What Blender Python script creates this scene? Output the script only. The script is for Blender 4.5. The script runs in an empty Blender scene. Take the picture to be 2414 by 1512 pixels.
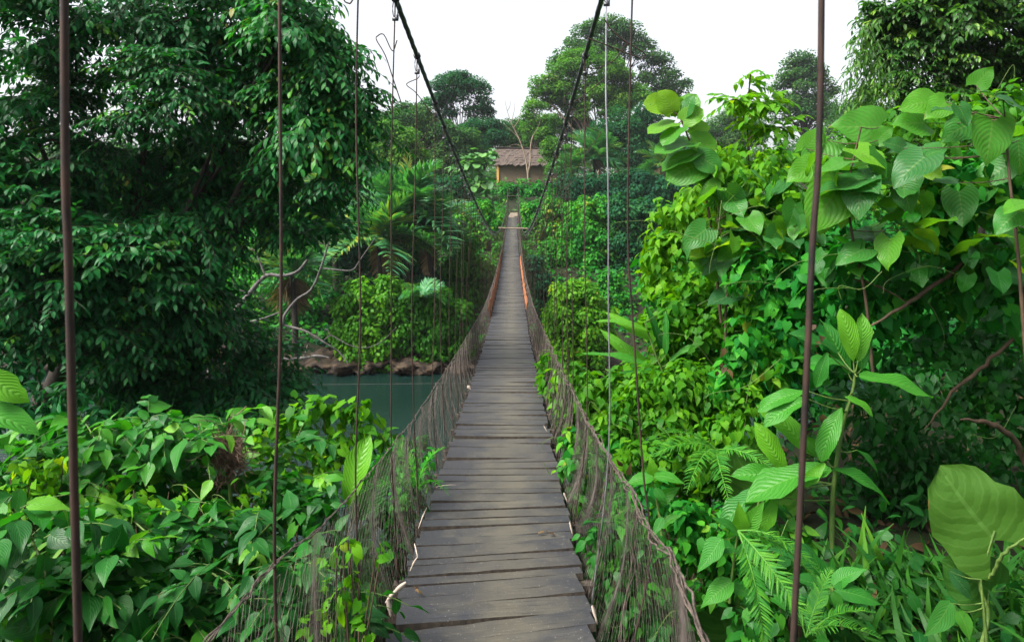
import bpy, math
import numpy as np
from mathutils import Vector, Matrix

sc = bpy.context.scene
COL = sc.collection
rng = np.random.default_rng(11)

# ------------------------------------------------------------------ camera, sky, sun, exposure
cam_d = bpy.data.cameras.new("camera")
cam_d.sensor_width = 36.0
cam_d.lens = 24.0
cam_d.shift_y = -0.106
cam_d.clip_start = 0.05
cam_d.clip_end = 2000.0
cam_d.dof.use_dof = True
cam_d.dof.focus_distance = 9.0
cam_d.dof.aperture_fstop = 9.0
cam = bpy.data.objects.new("camera", cam_d)
cam.location = (0.0, 0.0, 0.0)
cam.rotation_euler = (math.radians(90), 0.0, 0.0)
COL.objects.link(cam)
sc.camera = cam

SUN_EL, SUN_AZ = math.radians(52), math.radians(-118)      # azimuth from +Y, clockwise positive
world = bpy.data.worlds.new("World")
sc.world = world
world.use_nodes = True
wn = world.node_tree.nodes
wl = world.node_tree.links
wn.clear()
w_out = wn.new("ShaderNodeOutputWorld")
w_bg = wn.new("ShaderNodeBackground")
w_sky = wn.new("ShaderNodeTexSky")
w_sky.sky_type = 'NISHITA'
w_sky.sun_disc = False
w_sky.sun_elevation = SUN_EL
w_sky.sun_rotation = SUN_AZ
w_sky.air_density = 1.0
w_sky.dust_density = 5.0
w_sky.ozone_density = 1.0
w_hsv = wn.new("ShaderNodeHueSaturation")
w_hsv.inputs["Saturation"].default_value = 0.25
w_bg.inputs["Strength"].default_value = 0.15
wl.new(w_sky.outputs[0], w_hsv.inputs["Color"])
wl.new(w_hsv.outputs[0], w_bg.inputs["Color"])
wl.new(w_bg.outputs[0], w_out.inputs["Surface"])

sun_d = bpy.data.lights.new("sun", 'SUN')
sun_d.energy = 4.4
sun_d.angle = math.radians(24)
sun_d.color = (1.0, 0.95, 0.86)
sun = bpy.data.objects.new("sun", sun_d)
sun_dir = Vector((math.sin(SUN_AZ) * math.cos(SUN_EL), math.cos(SUN_AZ) * math.cos(SUN_EL), math.sin(SUN_EL)))
sun.rotation_euler = sun_dir.to_track_quat('Z', 'Y').to_euler()
sun.location = (0, 0, 60)
COL.objects.link(sun)

sc.view_settings.view_transform = 'Standard'
sc.view_settings.look = 'None'
sc.view_settings.exposure = 1.25
sc.view_settings.gamma = 1.0
sc.view_settings.use_curve_mapping = False
sc.cycles.max_bounces = 6
sc.cycles.diffuse_bounces = 2
sc.cycles.glossy_bounces = 2
sc.cycles.transmission_bounces = 4
sc.cycles.use_denoising = True

# ------------------------------------------------------------------ measuring: the photograph's own scale (2414 px wide)
F, CX, HY = 1609.33, 1207.0, 500.0


def P(px, py, Y):
    return np.array([(px - CX) * Y / F, Y, (HY - py) * Y / F])


def smooth(a, b, x):
    t = np.clip((np.asarray(x, float) - a) / (b - a), 0, 1)
    return t * t * (3 - 2 * t)


def unit(v):
    v = np.asarray(v, float)
    return v / np.maximum(np.linalg.norm(v, axis=-1, keepdims=True), 1e-9)


# ------------------------------------------------------------------ objects
def mk_mesh(name, V, Q, mat=None, attrs=None, smooth_shade=True):
    V = np.ascontiguousarray(V, np.float32)
    Q = np.ascontiguousarray(Q, np.int32)
    me = bpy.data.meshes.new(name)
    k = Q.shape[1]
    me.vertices.add(len(V))
    me.vertices.foreach_set("co", V.ravel())
    me.loops.add(len(Q) * k)
    me.loops.foreach_set("vertex_index", Q.ravel())
    me.polygons.add(len(Q))
    me.polygons.foreach_set("loop_start", np.arange(0, len(Q) * k, k, dtype=np.int32))
    me.polygons.foreach_set("use_smooth", np.full(len(Q), smooth_shade, dtype=bool))
    if attrs:
        for n, a in attrs.items():
            at = me.attributes.new(n, 'FLOAT', 'POINT')
            at.data.foreach_set("value", np.ascontiguousarray(a, np.float32))
    me.update(calc_edges=True)
    if mat:
        me.materials.append(mat)
    return me


def link(name, me, parent=None, **props):
    o = bpy.data.objects.new(name, me)
    COL.objects.link(o)
    if parent is not None:
        o.parent = parent
    for k, v in props.items():
        o[k] = v
    return o


def thing(name, label, cat, loc, group=None):
    o = bpy.data.objects.new(name, None)
    o.empty_display_size = 0.2
    o.location = Vector(tuple(float(c) for c in loc))
    o["label"] = label
    o["category"] = cat
    if group:
        o["group"] = group
    COL.objects.link(o)
    return o


class MB:
    """collects quads of one mesh"""
    def __init__(self):
        self.V, self.Q, self.n = [], [], 0

    def add(self, V, Q):
        V = np.asarray(V, float).reshape(-1, 3)
        self.V.append(V)
        self.Q.append(np.asarray(Q, int) + self.n)
        self.n += len(V)

    def box(self, c, s, R=None):
        v = np.array([[x, y, z] for x in (-.5, .5) for y in (-.5, .5) for z in (-.5, .5)]) * np.asarray(s, float)
        if R is not None:
            v = v @ np.asarray(R).T
        self.add(v + np.asarray(c), [[0, 1, 3, 2], [4, 6, 7, 5], [0, 4, 5, 1], [2, 3, 7, 6], [0, 2, 6, 4], [1, 5, 7, 3]])

    def tube(self, pts, r, sides=6, twist=0.0, lobe=0.0, nl=3):
        pts = np.asarray(pts, float)
        n = len(pts)
        r = np.broadcast_to(np.asarray(r, float), (n,))
        t = unit(np.gradient(pts, axis=0))
        ref = np.array([0, 0, 1.0]) if abs(t[:, 2]).mean() < .85 else np.array([1.0, 0, 0])
        a = unit(np.cross(t, ref))
        b = np.cross(t, a)
        ang = np.linspace(0, 2 * math.pi, sides, endpoint=False)
        L = np.concatenate([[0], np.cumsum(np.linalg.norm(np.diff(pts, axis=0), axis=1))])
        rr = r[:, None] * (1 + lobe * np.cos(nl * (ang[None, :] - twist * L[:, None]))) if lobe else np.repeat(r[:, None], sides, 1)
        v = pts[:, None, :] + rr[..., None] * (np.cos(ang)[None, :, None] * a[:, None, :] + np.sin(ang)[None, :, None] * b[:, None, :])
        i = np.arange(n - 1)[:, None] * sides
        j = np.arange(sides)[None, :]
        j2 = (j + 1) % sides
        q = np.stack([i + j, i + j2, i + sides + j2, i + sides + j], -1).reshape(-1, 4)
        V = v.reshape(-1, 3)
        V = np.vstack([V, pts[:1], pts[-1:]])
        k = n * sides
        caps = [[k, (m + 1) % sides, m, k] for m in range(0)]
        self.add(V[:k], q)
        # closed ends: fold the rim to its centre
        e0 = np.vstack([V[:sides], pts[:1]])
        e1 = np.vstack([V[k - sides:k], pts[-1:]])
        if sides % 2 == 0:
            self.add(e0, [[sides, m, (m + 1) % sides, (m + 2) % sides] for m in range(0, sides, 2)])
            self.add(e1, [[sides, (m + 2) % sides, (m + 1) % sides, m] for m in range(0, sides, 2)])

    def segs(self, A, B, r):
        """many thin three-sided wires"""
        A, B = np.asarray(A, float), np.asarray(B, float)
        t = unit(B - A)
        ref = np.where(abs(t[:, 2:3]) < .8, [[0, 0, 1.0]], [[1.0, 0, 0]])
        a = unit(np.cross(t, ref))
        b = np.cross(t, a)
        r = np.broadcast_to(np.asarray(r, float), (len(A),))[:, None]
        ring = [a * r, (-.5 * a + .866 * b) * r, (-.5 * a - .866 * b) * r]
        v = np.stack([A + k for k in ring] + [B + k for k in ring], 1).reshape(-1, 3)
        i = np.arange(len(A))[:, None] * 6
        q = np.concatenate([i + np.array([[0, 1, 4, 3]]), i + np.array([[1, 2, 5, 4]]), i + np.array([[2, 0, 3, 5]])])
        self.add(v, q)

    def mesh(self, name, mat, smooth_shade=True, origin=None):
        V = np.vstack(self.V)
        if origin is not None:
            V = V - np.asarray(origin)
        return mk_mesh(name, V, np.vstack(self.Q), mat, None, smooth_shade)


def curve_pts(ctrl, n):
    """smooth curve through control points (Catmull-Rom)"""
    c = np.asarray(ctrl, float)
    if len(c) == 2:
        return c[0] + (c[1] - c[0]) * np.linspace(0, 1, n)[:, None]
    c = np.vstack([2 * c[0] - c[1], c, 2 * c[-1] - c[-2]])
    m = len(c) - 3
    u = np.linspace(0, m - 1e-6, n)
    i = u.astype(int)
    t = (u - i)[:, None]
    p0, p1, p2, p3 = c[i], c[i + 1], c[i + 2], c[i + 3]
    return .5 * (2 * p1 + (p2 - p0) * t + (2 * p0 - 5 * p1 + 4 * p2 - p3) * t * t + (3 * p1 - p0 - 3 * p2 + p3) * t ** 3)


# ------------------------------------------------------------------ materials
class NT:
    def __init__(self, name):
        self.m = bpy.data.materials.new(name)
        self.m.use_nodes = True
        self.t = self.m.node_tree
        self.t.nodes.clear()
        self.out = self.n("ShaderNodeOutputMaterial")

    def n(self, typ, **kw):
        nd = self.t.nodes.new(typ)
        for k, v in kw.items():
            setattr(nd, k, v)
        return nd

    def l(self, a, b):
        self.t.links.new(a, b)

    def val(self, sock, v):
        if hasattr(v, "is_output"):
            self.l(v, sock)
        else:
            sock.default_value = v

    def math(self, op, a, b=0.0, c=None):
        nd = self.n("ShaderNodeMath", operation=op)
        self.val(nd.inputs[0], a)
        self.val(nd.inputs[1], b)
        if c is not None:
            self.val(nd.inputs[2], c)
        return nd.outputs[0]

    def mix(self, fac, a, b, blend='MIX'):
        nd = self.n("ShaderNodeMix", data_type='RGBA', blend_type=blend)
        self.val(nd.inputs[0], fac)
        for s, v in ((nd.inputs[6], a), (nd.inputs[7], b)):
            if hasattr(v, "is_output"):
                self.l(v, s)
            else:
                s.default_value = (*v, 1.0)
        return nd.outputs[2]

    def attr(self, name):
        return self.n("ShaderNodeAttribute", attribute_name=name).outputs["Fac"]

    def coord(self, which="Object", scale=None):
        o = self.n("ShaderNodeTexCoord").outputs[which]
        if scale is None:
            return o
        mp = self.n("ShaderNodeMapping")
        mp.inputs["Scale"].default_value = scale
        self.l(o, mp.inputs["Vector"])
        return mp.outputs[0]

    def noise(self, vec, scale, detail=3.0, rough=.55):
        nd = self.n("ShaderNodeTexNoise")
        if vec is not None:
            self.l(vec, nd.inputs["Vector"])
        nd.inputs["Scale"].default_value = scale
        nd.inputs["Detail"].default_value = detail
        nd.inputs["Roughness"].default_value = rough
        return nd.outputs["Fac"]

    def ramp(self, fac, stops, interp='LINEAR'):
        nd = self.n("ShaderNodeValToRGB")
        nd.color_ramp.interpolation = interp
        el = nd.color_ramp.elements
        while len(el) < len(stops):
            el.new(0.5)
        for e, (p, c) in zip(el, stops):
            e.position = p
            e.color = (*c, 1.0) if len(c) == 3 else c
        self.l(fac, nd.inputs["Fac"])
        return nd.outputs["Color"]

    def bump(self, h, strength=.3, dist=.01):
        nd = self.n("ShaderNodeBump")
        nd.inputs["Strength"].default_value = strength
        nd.inputs["Distance"].default_value = dist
        self.l(h, nd.inputs["Height"])
        return nd.outputs["Normal"]

    def pbr(self, base, rough=.6, metal=0.0, spec=.5, normal=None):
        nd = self.n("ShaderNodeBsdfPrincipled")
        if hasattr(base, "is_output"):
            self.l(base, nd.inputs["Base Color"])
        else:
            nd.inputs["Base Color"].default_value = (*base, 1.0)
        self.val(nd.inputs["Roughness"], rough)
        self.val(nd.inputs["Metallic"], metal)
        self.val(nd.inputs["Specular IOR Level"], spec)
        if normal is not None:
            self.l(normal, nd.inputs["Normal"])
        return nd.outputs[0]

    def done(self, shader):
        self.l(shader, self.out.inputs["Surface"])
        return self.m


def leaf_mat(name, stops, rough=.45, trans=.35, tcol=(1.25, 1.65, .4), vein=None, veins=0, slope=.35, spec=.22, spots=None, bumpy=.16, wear=.80, holes=0.0):
    """a leaf: colour by its own tint, veins along its own width and length, light through the blade"""
    k = NT(name)
    tint = k.attr("tint")
    lvec = k.n("ShaderNodeCombineXYZ")
    k.l(k.math('MULTIPLY', k.attr("lu"), .42), lvec.inputs[0])
    k.l(k.attr("lv"), lvec.inputs[1])
    k.l(k.math('ADD', k.math('MULTIPLY', tint, 41.0), k.math('MULTIPLY', k.n("ShaderNodeObjectInfo").outputs["Random"], 77.0)), lvec.inputs[2])
    wv = k.noise(lvec.outputs[0], 4.0, 4.0, .65)
    col = k.ramp(tint, stops)
    nrm = None
    big = k.noise(k.coord("Object"), 6.0, 2.0)
    col = k.mix(k.math('MULTIPLY', big, .5), col, k.mix(1.0, col, (.55, .72, .6), 'MULTIPLY'))
    if veins:
        lu, lv = k.attr("lu"), k.attr("lv")
        au = k.math('ABSOLUTE', lu)
        mid = k.math('LESS_THAN', au, .045)
        w = k.math('FRACT', k.math('ADD', k.math('MULTIPLY_ADD', k.math('POWER', au, 1.35), -slope * veins, k.math('MULTIPLY', k.math('POWER', lv, .85), veins)), k.math('MULTIPLY', wv, .9)))
        line = k.math('LESS_THAN', k.math('ABSOLUTE', k.math('SUBTRACT', w, .5)), .07)
        vv = k.math('MAXIMUM', mid, k.math('MULTIPLY', line, .6))
        col = k.mix(k.math('MULTIPLY', vv, .36), col, vein or (.15, .26, .06))
        puff = k.math('SINE', k.math('MULTIPLY', w, math.pi))
        nrm = k.bump(k.math('ADD', puff, k.math('MULTIPLY', mid, -1.0)), bumpy, .02)
    if spots:
        sp = k.noise(k.coord("Object"), 38.0, 2.0)
        col = k.mix(k.math('MULTIPLY', k.math('GREATER_THAN', sp, .63), .7), col, spots)
    edge_ = k.math('MULTIPLY', k.math('POWER', k.math('ABSOLUTE', k.attr("lu")), 6.0), .16)
    tipb = k.math('MULTIPLY', k.math('POWER', k.attr("lv"), 10.0), .14)
    sick = k.math('GREATER_THAN', k.math('ADD', wv, k.math('ADD', edge_, tipb)), wear)
    col = k.mix(k.math('MULTIPLY', sick, .8), col, (.13, .085, .025))
    p = k.pbr(col, rough, 0, spec, nrm)
    tr = k.n("ShaderNodeBsdfTranslucent")
    tc = k.mix(1.0, col, tcol, 'MULTIPLY')
    k.l(tc, tr.inputs["Color"])
    if nrm is not None:
        k.l(nrm, tr.inputs["Normal"])
    mx = k.n("ShaderNodeMixShader")
    mx.inputs[0].default_value = trans
    k.l(p, mx.inputs[1])
    k.l(tr.outputs[0], mx.inputs[2])
    if not holes:
        return k.done(mx.outputs[0])
    hn = k.noise(lvec.outputs[0], 9.0, 2.0, .5)
    hm = k.n("ShaderNodeMixShader")
    k.l(k.math('GREATER_THAN', hn, holes), hm.inputs[0])
    k.l(mx.outputs[0], hm.inputs[1])
    k.l(k.n("ShaderNodeBsdfTransparent").outputs[0], hm.inputs[2])
    return k.done(hm.outputs[0])


DRY = (.20, .10, .03)
M = {}
M['treeleaf'] = leaf_mat("dark_tree_leaf", [(0, (.004, .048, .015)), (.5, (.010, .100, .024)), (.8, (.028, .165, .024)), (.93, (.08, .23, .02)), (1, (.15, .12, .02))], .40, .26, veins=9, vein=(.03, .11, .03), spec=.15, tcol=(1.5, 2.0, .5))
M['creeper'] = leaf_mat("creeper_leaf", [(0, (.006, .085, .015)), (.45, (.016, .150, .016)), (.75, (.050, .24, .016)), (.95, (.13, .27, .02)), (1, (.22, .20, .03))], .5, .38, spec=.09)
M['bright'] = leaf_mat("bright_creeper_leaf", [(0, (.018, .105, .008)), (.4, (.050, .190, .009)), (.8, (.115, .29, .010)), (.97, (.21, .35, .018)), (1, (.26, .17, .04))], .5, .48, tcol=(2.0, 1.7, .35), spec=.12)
M['silver'] = leaf_mat("silvery_heart_leaf", [(0, (.014, .085, .028)), (.45, (.030, .160, .022)), (.75, (.075, .245, .014)), (1, (.16, .31, .018))], .38, .46, tcol=(2.0, 1.7, .35), veins=8, vein=(.13, .24, .06), slope=.55, spots=(.10, .11, .04), holes=.735, wear=.78)
M['oblong'] = leaf_mat("oblong_ribbed_leaf", [(0, (.010, .090, .016)), (.5, (.028, .170, .016)), (1, (.10, .28, .014))], .42, .38, veins=13, vein=(.12, .28, .06), slope=.30, bumpy=.28, holes=.75)
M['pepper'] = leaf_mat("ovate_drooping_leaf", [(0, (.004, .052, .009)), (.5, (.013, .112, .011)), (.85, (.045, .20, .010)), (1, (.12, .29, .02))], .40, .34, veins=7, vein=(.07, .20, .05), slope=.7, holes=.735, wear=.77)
M['taro'] = leaf_mat("giant_arum_leaf", [(0, (.026, .095, .012)), (1, (.060, .135, .014))], .5, .35, veins=5, vein=(.09, .19, .04), slope=.5, holes=.76)
M['fartree'] = leaf_mat("far_tree_leaf", [(0, (.020, .065, .026)), (.5, (.038, .112, .032)), (.85, (.075, .16, .03)), (1, (.10, .15, .03))], .6, .42, spec=.06)
M['farlight'] = leaf_mat("far_light_tree_leaf", [(0, (.026, .100, .018)), (.5, (.060, .165, .022)), (.85, (.11, .235, .022)), (1, (.13, .21, .03))], .6, .42, spec=.06)
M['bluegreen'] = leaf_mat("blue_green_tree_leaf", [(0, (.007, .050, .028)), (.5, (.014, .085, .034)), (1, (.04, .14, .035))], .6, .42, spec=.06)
M['sapling'] = leaf_mat("pale_big_leaf", [(0, (.05, .15, .05)), (.6, (.09, .23, .065)), (1, (.14, .28, .07))], .5, .3)
M['palm'] = leaf_mat("palm_leaflet", [(0, (.030, .140, .070)), (.55, (.065, .215, .080)), (.8, (.13, .24, .05)), (.93, (.28, .28, .04)), (1, (.30, .19, .05))], .35, .3)
M['deadpalm'] = leaf_mat("dead_palm_leaflet", [(0, (.10, .065, .035)), (.6, (.18, .12, .07)), (1, (.26, .18, .11))], .7, .2)
M['bamboo'] = leaf_mat("bamboo_leaf", [(0, (.010, .050, .009)), (.5, (.030, .105, .011)), (.9, (.10, .22, .015)), (1, (.16, .22, .02))], .42, .35)
M['grass'] = leaf_mat("grass_blade", [(0, (.010, .075, .010)), (.6, (.035, .15, .014)), (.9, (.10, .24, .02)), (1, (.20, .16, .05))], .5, .35)
M['litter'] = leaf_mat("dry_leaf", [(0, (.022, .013, .007)), (.5, (.055, .030, .013)), (1, (.14, .085, .035))], .7, .2)


def bark(name, a, b, sc=14.0, rough=.85):
    k = NT(name)
    n = k.noise(k.coord("Object", (1, 1, .35)), sc, 5.0, .65)
    col = k.ramp(n, [(.3, a), (.7, b)])
    return k.done(k.pbr(col, rough, 0, .3, k.bump(n, .6, .02)))


M['bark'] = bark("dark_bark", (.008, .007, .005), (.035, .028, .021))
M['palebark'] = bark("pale_bark", (.10, .075, .05), (.24, .19, .14), 5.0)
M['greybark'] = bark("lichen_grey_bark", (.016, .014, .012), (.115, .11, .105), 9.0)
M['stem'] = bark("green_stem", (.03, .07, .015), (.10, .16, .03), 20.0, .6)
M['woody'] = bark("brown_woody_stem", (.022, .015, .008), (.075, .048, .028), 20.0, .8)
M['soil'] = bark("forest_soil", (.014, .010, .007), (.045, .032, .020), 3.0, .95)


def rust(name, a, b, metal=.35, rough=.62):
    k = NT(name)
    n = k.noise(k.coord("Object", (1, 1, .25)), 40.0, 4.0, .7)
    col = k.ramp(n, [(.35, a), (.68, b)])
    return k.done(k.pbr(col, rough, metal, .4, k.bump(n, .3, .002)))


M['rod'] = rust("rusty_rod", (.004, .003, .0028), (.040, .018, .011), .1, .8)
M['galv'] = rust("galvanised_rod", (.22, .22, .24), (.42, .42, .45), .8, .35)
M['wire'] = rust("rusty_wire", (.030, .023, .019), (.125, .095, .080), .2, .7)
M['netwire'] = rust("weathered_net_wire", (.032, .026, .022), (.16, .135, .122), .25, .6)
M['rustsheet'] = rust("orange_rust_sheet", (.17, .055, .02), (.36, .14, .055), .1, .85)
k = NT("black_steel_rope")
n_ = k.noise(k.coord("Object"), 60.0, 3.0)
M['cable'] = k.done(k.pbr(k.ramp(n_, [(.3, (.010, .011, .014)), (.75, (.05, .05, .06))]), .42, .25, .5))

# weathered plank: dark sides, the middle worn paler by feet
k = NT("weathered_plank")
oc = k.coord("Object")
sep = k.n("ShaderNodeSeparateXYZ")
k.l(oc, sep.inputs[0])
rnd = k.n("ShaderNodeObjectInfo").outputs["Random"]
comb = k.n("ShaderNodeCombineXYZ")
k.l(k.math('MULTIPLY', sep.outputs[0], 1.6), comb.inputs[0])
k.l(k.math('MULTIPLY', sep.outputs[1], 62.0), comb.inputs[1])
k.l(k.math('MULTIPLY', rnd, 91.0), comb.inputs[2])
grain = k.noise(comb.outputs[0], 1.6, 8.0, .78)
comb2 = k.n("ShaderNodeCombineXYZ")
k.l(sep.outputs[0], comb2.inputs[0])
k.l(sep.outputs[1], comb2.inputs[1])
k.l(k.math('MULTIPLY', rnd, 57.0), comb2.inputs[2])
blot = k.noise(comb2.outputs[0], 5.0, 4.0, .6)
edge = k.math('ABSOLUTE', k.math('SUBTRACT', sep.outputs[0], .06))
worn = k.math('SUBTRACT', 1.0, k.math('MULTIPLY', k.math('ADD', edge, k.math('MULTIPLY', k.math('SUBTRACT', blot, .5), .9)), 2.6))
worn = k.math('MAXIMUM', k.math('MINIMUM', worn, 1.0), 0.0)
dark = k.ramp(grain, [(.25, (.006, .007, .008)), (.55, (.018, .019, .024)), (.8, (.044, .046, .052))])
pale = k.ramp(grain, [(.25, (.024, .021, .015)), (.55, (.064, .058, .042)), (.8, (.125, .114, .086))])
colp = k.mix(worn, dark, pale)
colp = k.mix(k.math('MULTIPLY', rnd, .75), colp, k.mix(.55, colp, (.026, .024, .024)))
crk = k.n("ShaderNodeCombineXYZ")
k.l(k.math('MULTIPLY', sep.outputs[0], 2.2), crk.inputs[0])
k.l(k.math('MULTIPLY', sep.outputs[1], 60.0), crk.inputs[1])
k.l(k.math('MULTIPLY', rnd, 33.0), crk.inputs[2])
crack = k.math('GREATER_THAN', k.noise(crk.outputs[0], 1.3, 2.0, .5), .70)
colp = k.mix(k.math('MULTIPLY', crack, .8), colp, (.008, .008, .009))
mossn = k.noise(comb2.outputs[0], 11.0, 5.0, .7)
colp = k.mix(k.math('MULTIPLY', k.math('GREATER_THAN', mossn, .64), .35), colp, (.02, .02, .018))
speck = k.noise(oc, 120.0, 1.0)
colp = k.mix(k.math('MULTIPLY', k.math('GREATER_THAN', speck, .735), .55), colp, (.36, .34, .30))
M['plank'] = k.done(k.pbr(colp, k.math('MULTIPLY_ADD', grain, .3, .38), 0, .45, k.bump(grain, .5, .004)))
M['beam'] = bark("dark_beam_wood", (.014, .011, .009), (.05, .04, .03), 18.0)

k = NT("pale_pole_wood")
g = k.noise(k.coord("Object", (2, 30, 30)), 3.0, 4.0)
M['pole'] = k.done(k.pbr(k.ramp(g, [(.3, (.16, .13, .10)), (.7, (.36, .31, .25))]), .7, 0, .3))

k = NT("river_water")
wv = k.noise(k.coord("Object", (1.0, 2.6, 1)), 2.4, 5.0, .65)
wn_ = k.bump(wv, .5, .10)
M['water'] = k.done(k.pbr((.004, .015, .012), .07, 0, .5, wn_))

k = NT("river_rock")
rn = k.noise(k.coord("Object", (1, 1, 2.2)), 2.2, 8.0, .65)
rb = k.ramp(rn, [(.35, (.006, .004, .003)), (.5, (.022, .014, .008)), (.62, (.055, .036, .020)), (.78, (.12, .085, .05))])
M['rock'] = k.done(k.pbr(rb, .85, 0, .3, k.bump(rn, .9, .15)))

k = NT("bank_earth")
gn = k.noise(k.coord("Object"), 1.4, 6.0, .6)
gb = k.ramp(gn, [(.3, (.006, .005, .003)), (.55, (.011, .014, .005)), (.75, (.018, .034, .009))])
M['earth'] = k.done(k.pbr(gb, .95, 0, .2, k.bump(gn, .8, .1)))

k = NT("grey_palm_thatch")
tn = k.noise(k.coord("Object", (9, 2, 2)), 3.0, 6.0, .7)
M['thatch'] = k.done(k.pbr(k.ramp(tn, [(.3, (.024, .018, .015)), (.7, (.115, .090, .078))]), .95, 0, .2, k.bump(tn, .8, .06)))
k = NT("woven_bamboo_wall")
tn = k.noise(k.coord("Object", (8, 8, 2)), 3.0, 5.0, .7)
M['woven'] = k.done(k.pbr(k.ramp(tn, [(.3, (.075, .055, .034)), (.7, (.19, .148, .10))]), .9, 0, .2, k.bump(tn, .6, .03)))
M['litpost'] = bark("orange_lit_post", (.36, .17, .05), (.55, .29, .10), 6.0)  # orange light on the hut post put into its wood colour
M['straw'] = bark("dry_nest_straw", (.05, .032, .022), (.17, .11, .075), 30.0)
M['chip'] = bark("pale_splinter", (.30, .24, .19), (.52, .44, .37), 12.0, .7)
# ------------------------------------------------------------------ terrain, river, rock
WATER_Z = -8.0


def ground_z(X, Y):
    X, Y = np.asarray(X, float), np.asarray(Y, float)
    rise = smooth(.7, 5.0, X) * .55 + smooth(4.0, 9.0, X) * 2.6
    left = smooth(-7, -14, X) * 1.2
    top = -2.75 + rise + left
    e0 = 4.0 + smooth(0, 5, X) * 4.0
    near = top + (-9.2 - top) * smooth(e0, e0 + 9.0, Y)
    slope = np.interp(Y, [34.2, 36.5, 48, 62, 66, 84, 105, 160, 400], [-9.2, -7.3, -4.4, -.62, -.45, 3.55, 4.2, 6, 14])
    slope = slope + smooth(6, 45, abs(X)) * 3.0 * smooth(38, 70, Y)
    z = np.where(Y < 24, near, slope)
    bumps = .12 * np.sin(X * 1.7 + Y * .9) + .10 * np.sin(X * .8 - Y * 1.3 + 1.0)
    return z + bumps * (1 + smooth(30, 80, Y))


def axis(parts):
    out = []
    for a, b, s in parts:
        out.append(np.arange(a, b, s))
    return np.concatenate(out + [np.array([parts[-1][1]])])


gx = axis([(-220, -40, 9), (-40, -12, 2), (-12, 12, .5), (12, 40, 2), (40, 220, 9)])
gy = axis([(-30, -2, 3), (-2, 18, .5), (18, 33, 1.5), (33, 40, .5), (40, 110, 1.5), (110, 420, 12)])
GX, GY = np.meshgrid(gx, gy)
GZ = ground_z(GX, GY)
nx, ny = len(gx), len(gy)
ii = (np.arange(ny - 1)[:, None] * nx + np.arange(nx - 1)[None, :]).ravel()
me = mk_mesh("ground", np.stack([GX, GY, GZ], -1).reshape(-1, 3), np.stack([ii, ii + 1, ii + nx + 1, ii + nx], -1), M['earth'])
link("ground", me, kind="structure")

wx, wy = np.linspace(-200, 200, 60), np.linspace(4, 36.5, 30)
WX, WY = np.meshgrid(wx, wy)
ii = (np.arange(29)[:, None] * 60 + np.arange(59)[None, :]).ravel()
me = mk_mesh("river", np.stack([WX, WY, np.full_like(WX, WATER_Z)], -1).reshape(-1, 3), np.stack([ii, ii + 1, ii + 61, ii + 60], -1), M['water'])
link("river", me, kind="structure")

# undercut rock ledge along the far waterline
xs, ts = np.linspace(-30, 30, 480), np.linspace(0, 1, 22)
XS, TS = np.meshgrid(xs, ts)
prof_z = np.interp(TS, [0, .25, .6, .85, 1], [-8.6, -8.15, -7.75, -7.4, -7.15])
prof_y = np.interp(TS, [0, .2, .45, .75, 1], [34.6, 34.3, 33.7, 33.6, 36.5])
wob = .28 * np.sin(XS * 1.9 + 3 * TS) + .22 * np.sin(XS * 4.3 - 5 * TS) + .16 * np.sin(XS * 9.1 + 11 * TS) + .05 * np.sign(np.sin(XS * 3.1 + 4 * np.sin(TS * 5))) * TS + rng.normal(0, .075, XS.shape)
prof_z = prof_z + .16 * np.sin(XS * .7) * TS + .08 * np.sin(XS * 5 + TS * 9) + rng.normal(0, .03, XS.shape)
ii = (np.arange(21)[:, None] * 480 + np.arange(479)[None, :]).ravel()
me = mk_mesh("river_rock_ledge", np.stack([XS, prof_y + wob, prof_z], -1).reshape(-1, 3), np.stack([ii, ii + 1, ii + 481, ii + 480], -1), M['rock'])
link("river_rock_ledge", me, kind="structure")
# ------------------------------------------------------------------ suspension bridge
END = 62.0
_dd = np.array([-3, 0, 2.9, 4.9, 9.2, 15.2, 20, 25.8, 35.7, 46, 52, 57, 62, 66])
_dz = np.array([-1.42, -1.60, -1.81, -1.965, -2.28, -2.62, -2.735, -2.755, -2.5, -1.93, -1.47, -.98, -.46, -.1])


def deck_z(d):
    d = np.asarray(d, float)
    i = np.clip(np.searchsorted(_dd, d) - 1, 1, len(_dd) - 3)
    x0, x1 = _dd[i], _dd[i + 1]
    m0 = (_dz[i + 1] - _dz[i - 1]) / (_dd[i + 1] - _dd[i - 1])
    m1 = (_dz[i + 2] - _dz[i]) / (_dd[i + 2] - _dd[i])
    h = x1 - x0
    t = (d - x0) / h
    return (2 * t ** 3 - 3 * t ** 2 + 1) * _dz[i] + (t ** 3 - 2 * t ** 2 + t) * h * m0 + (-2 * t ** 3 + 3 * t ** 2) * _dz[i + 1] + (t ** 3 - t ** 2) * h * m1


def deck_c(d):
    return np.interp(d, [0, 10, 36, 50, 62], [-.10, -.09, -.07, -.02, .06])


def deck_w(d):
    return np.interp(d, [0, 36, 62], [.90, .90, .78])


def cable_z(d):
    return -.82 + .00263 * (np.asarray(d, float) - 30.5) ** 2


def cable_x(d, s):
    """s -1 left, 1 right"""
    return np.interp(d, [0, 20, 30, 40, 62], [-.60, -.59, -.57, -.52, -.37]) if s < 0 else np.interp(d, [0, 20, 30, 40, 62], [.46, .47, .48, .52, .56])


def rope_x(d, s):
    return cable_x(d, s) + s * .02 - (np.interp(d, [0, 1.0, 1.46, 2.0, 2.7], [.09, .085, .08, .04, .01]) if s > 0 else 0)


def rope_z(d):
    return deck_z(d) + np.interp(d, [0, 1.7, 2.6, 4.2, 7, 10, 15, 22, 28, 42, 62], [.9, .82, .71, .63, .61, .6, .56, .55, .52, .47, .6])


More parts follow.
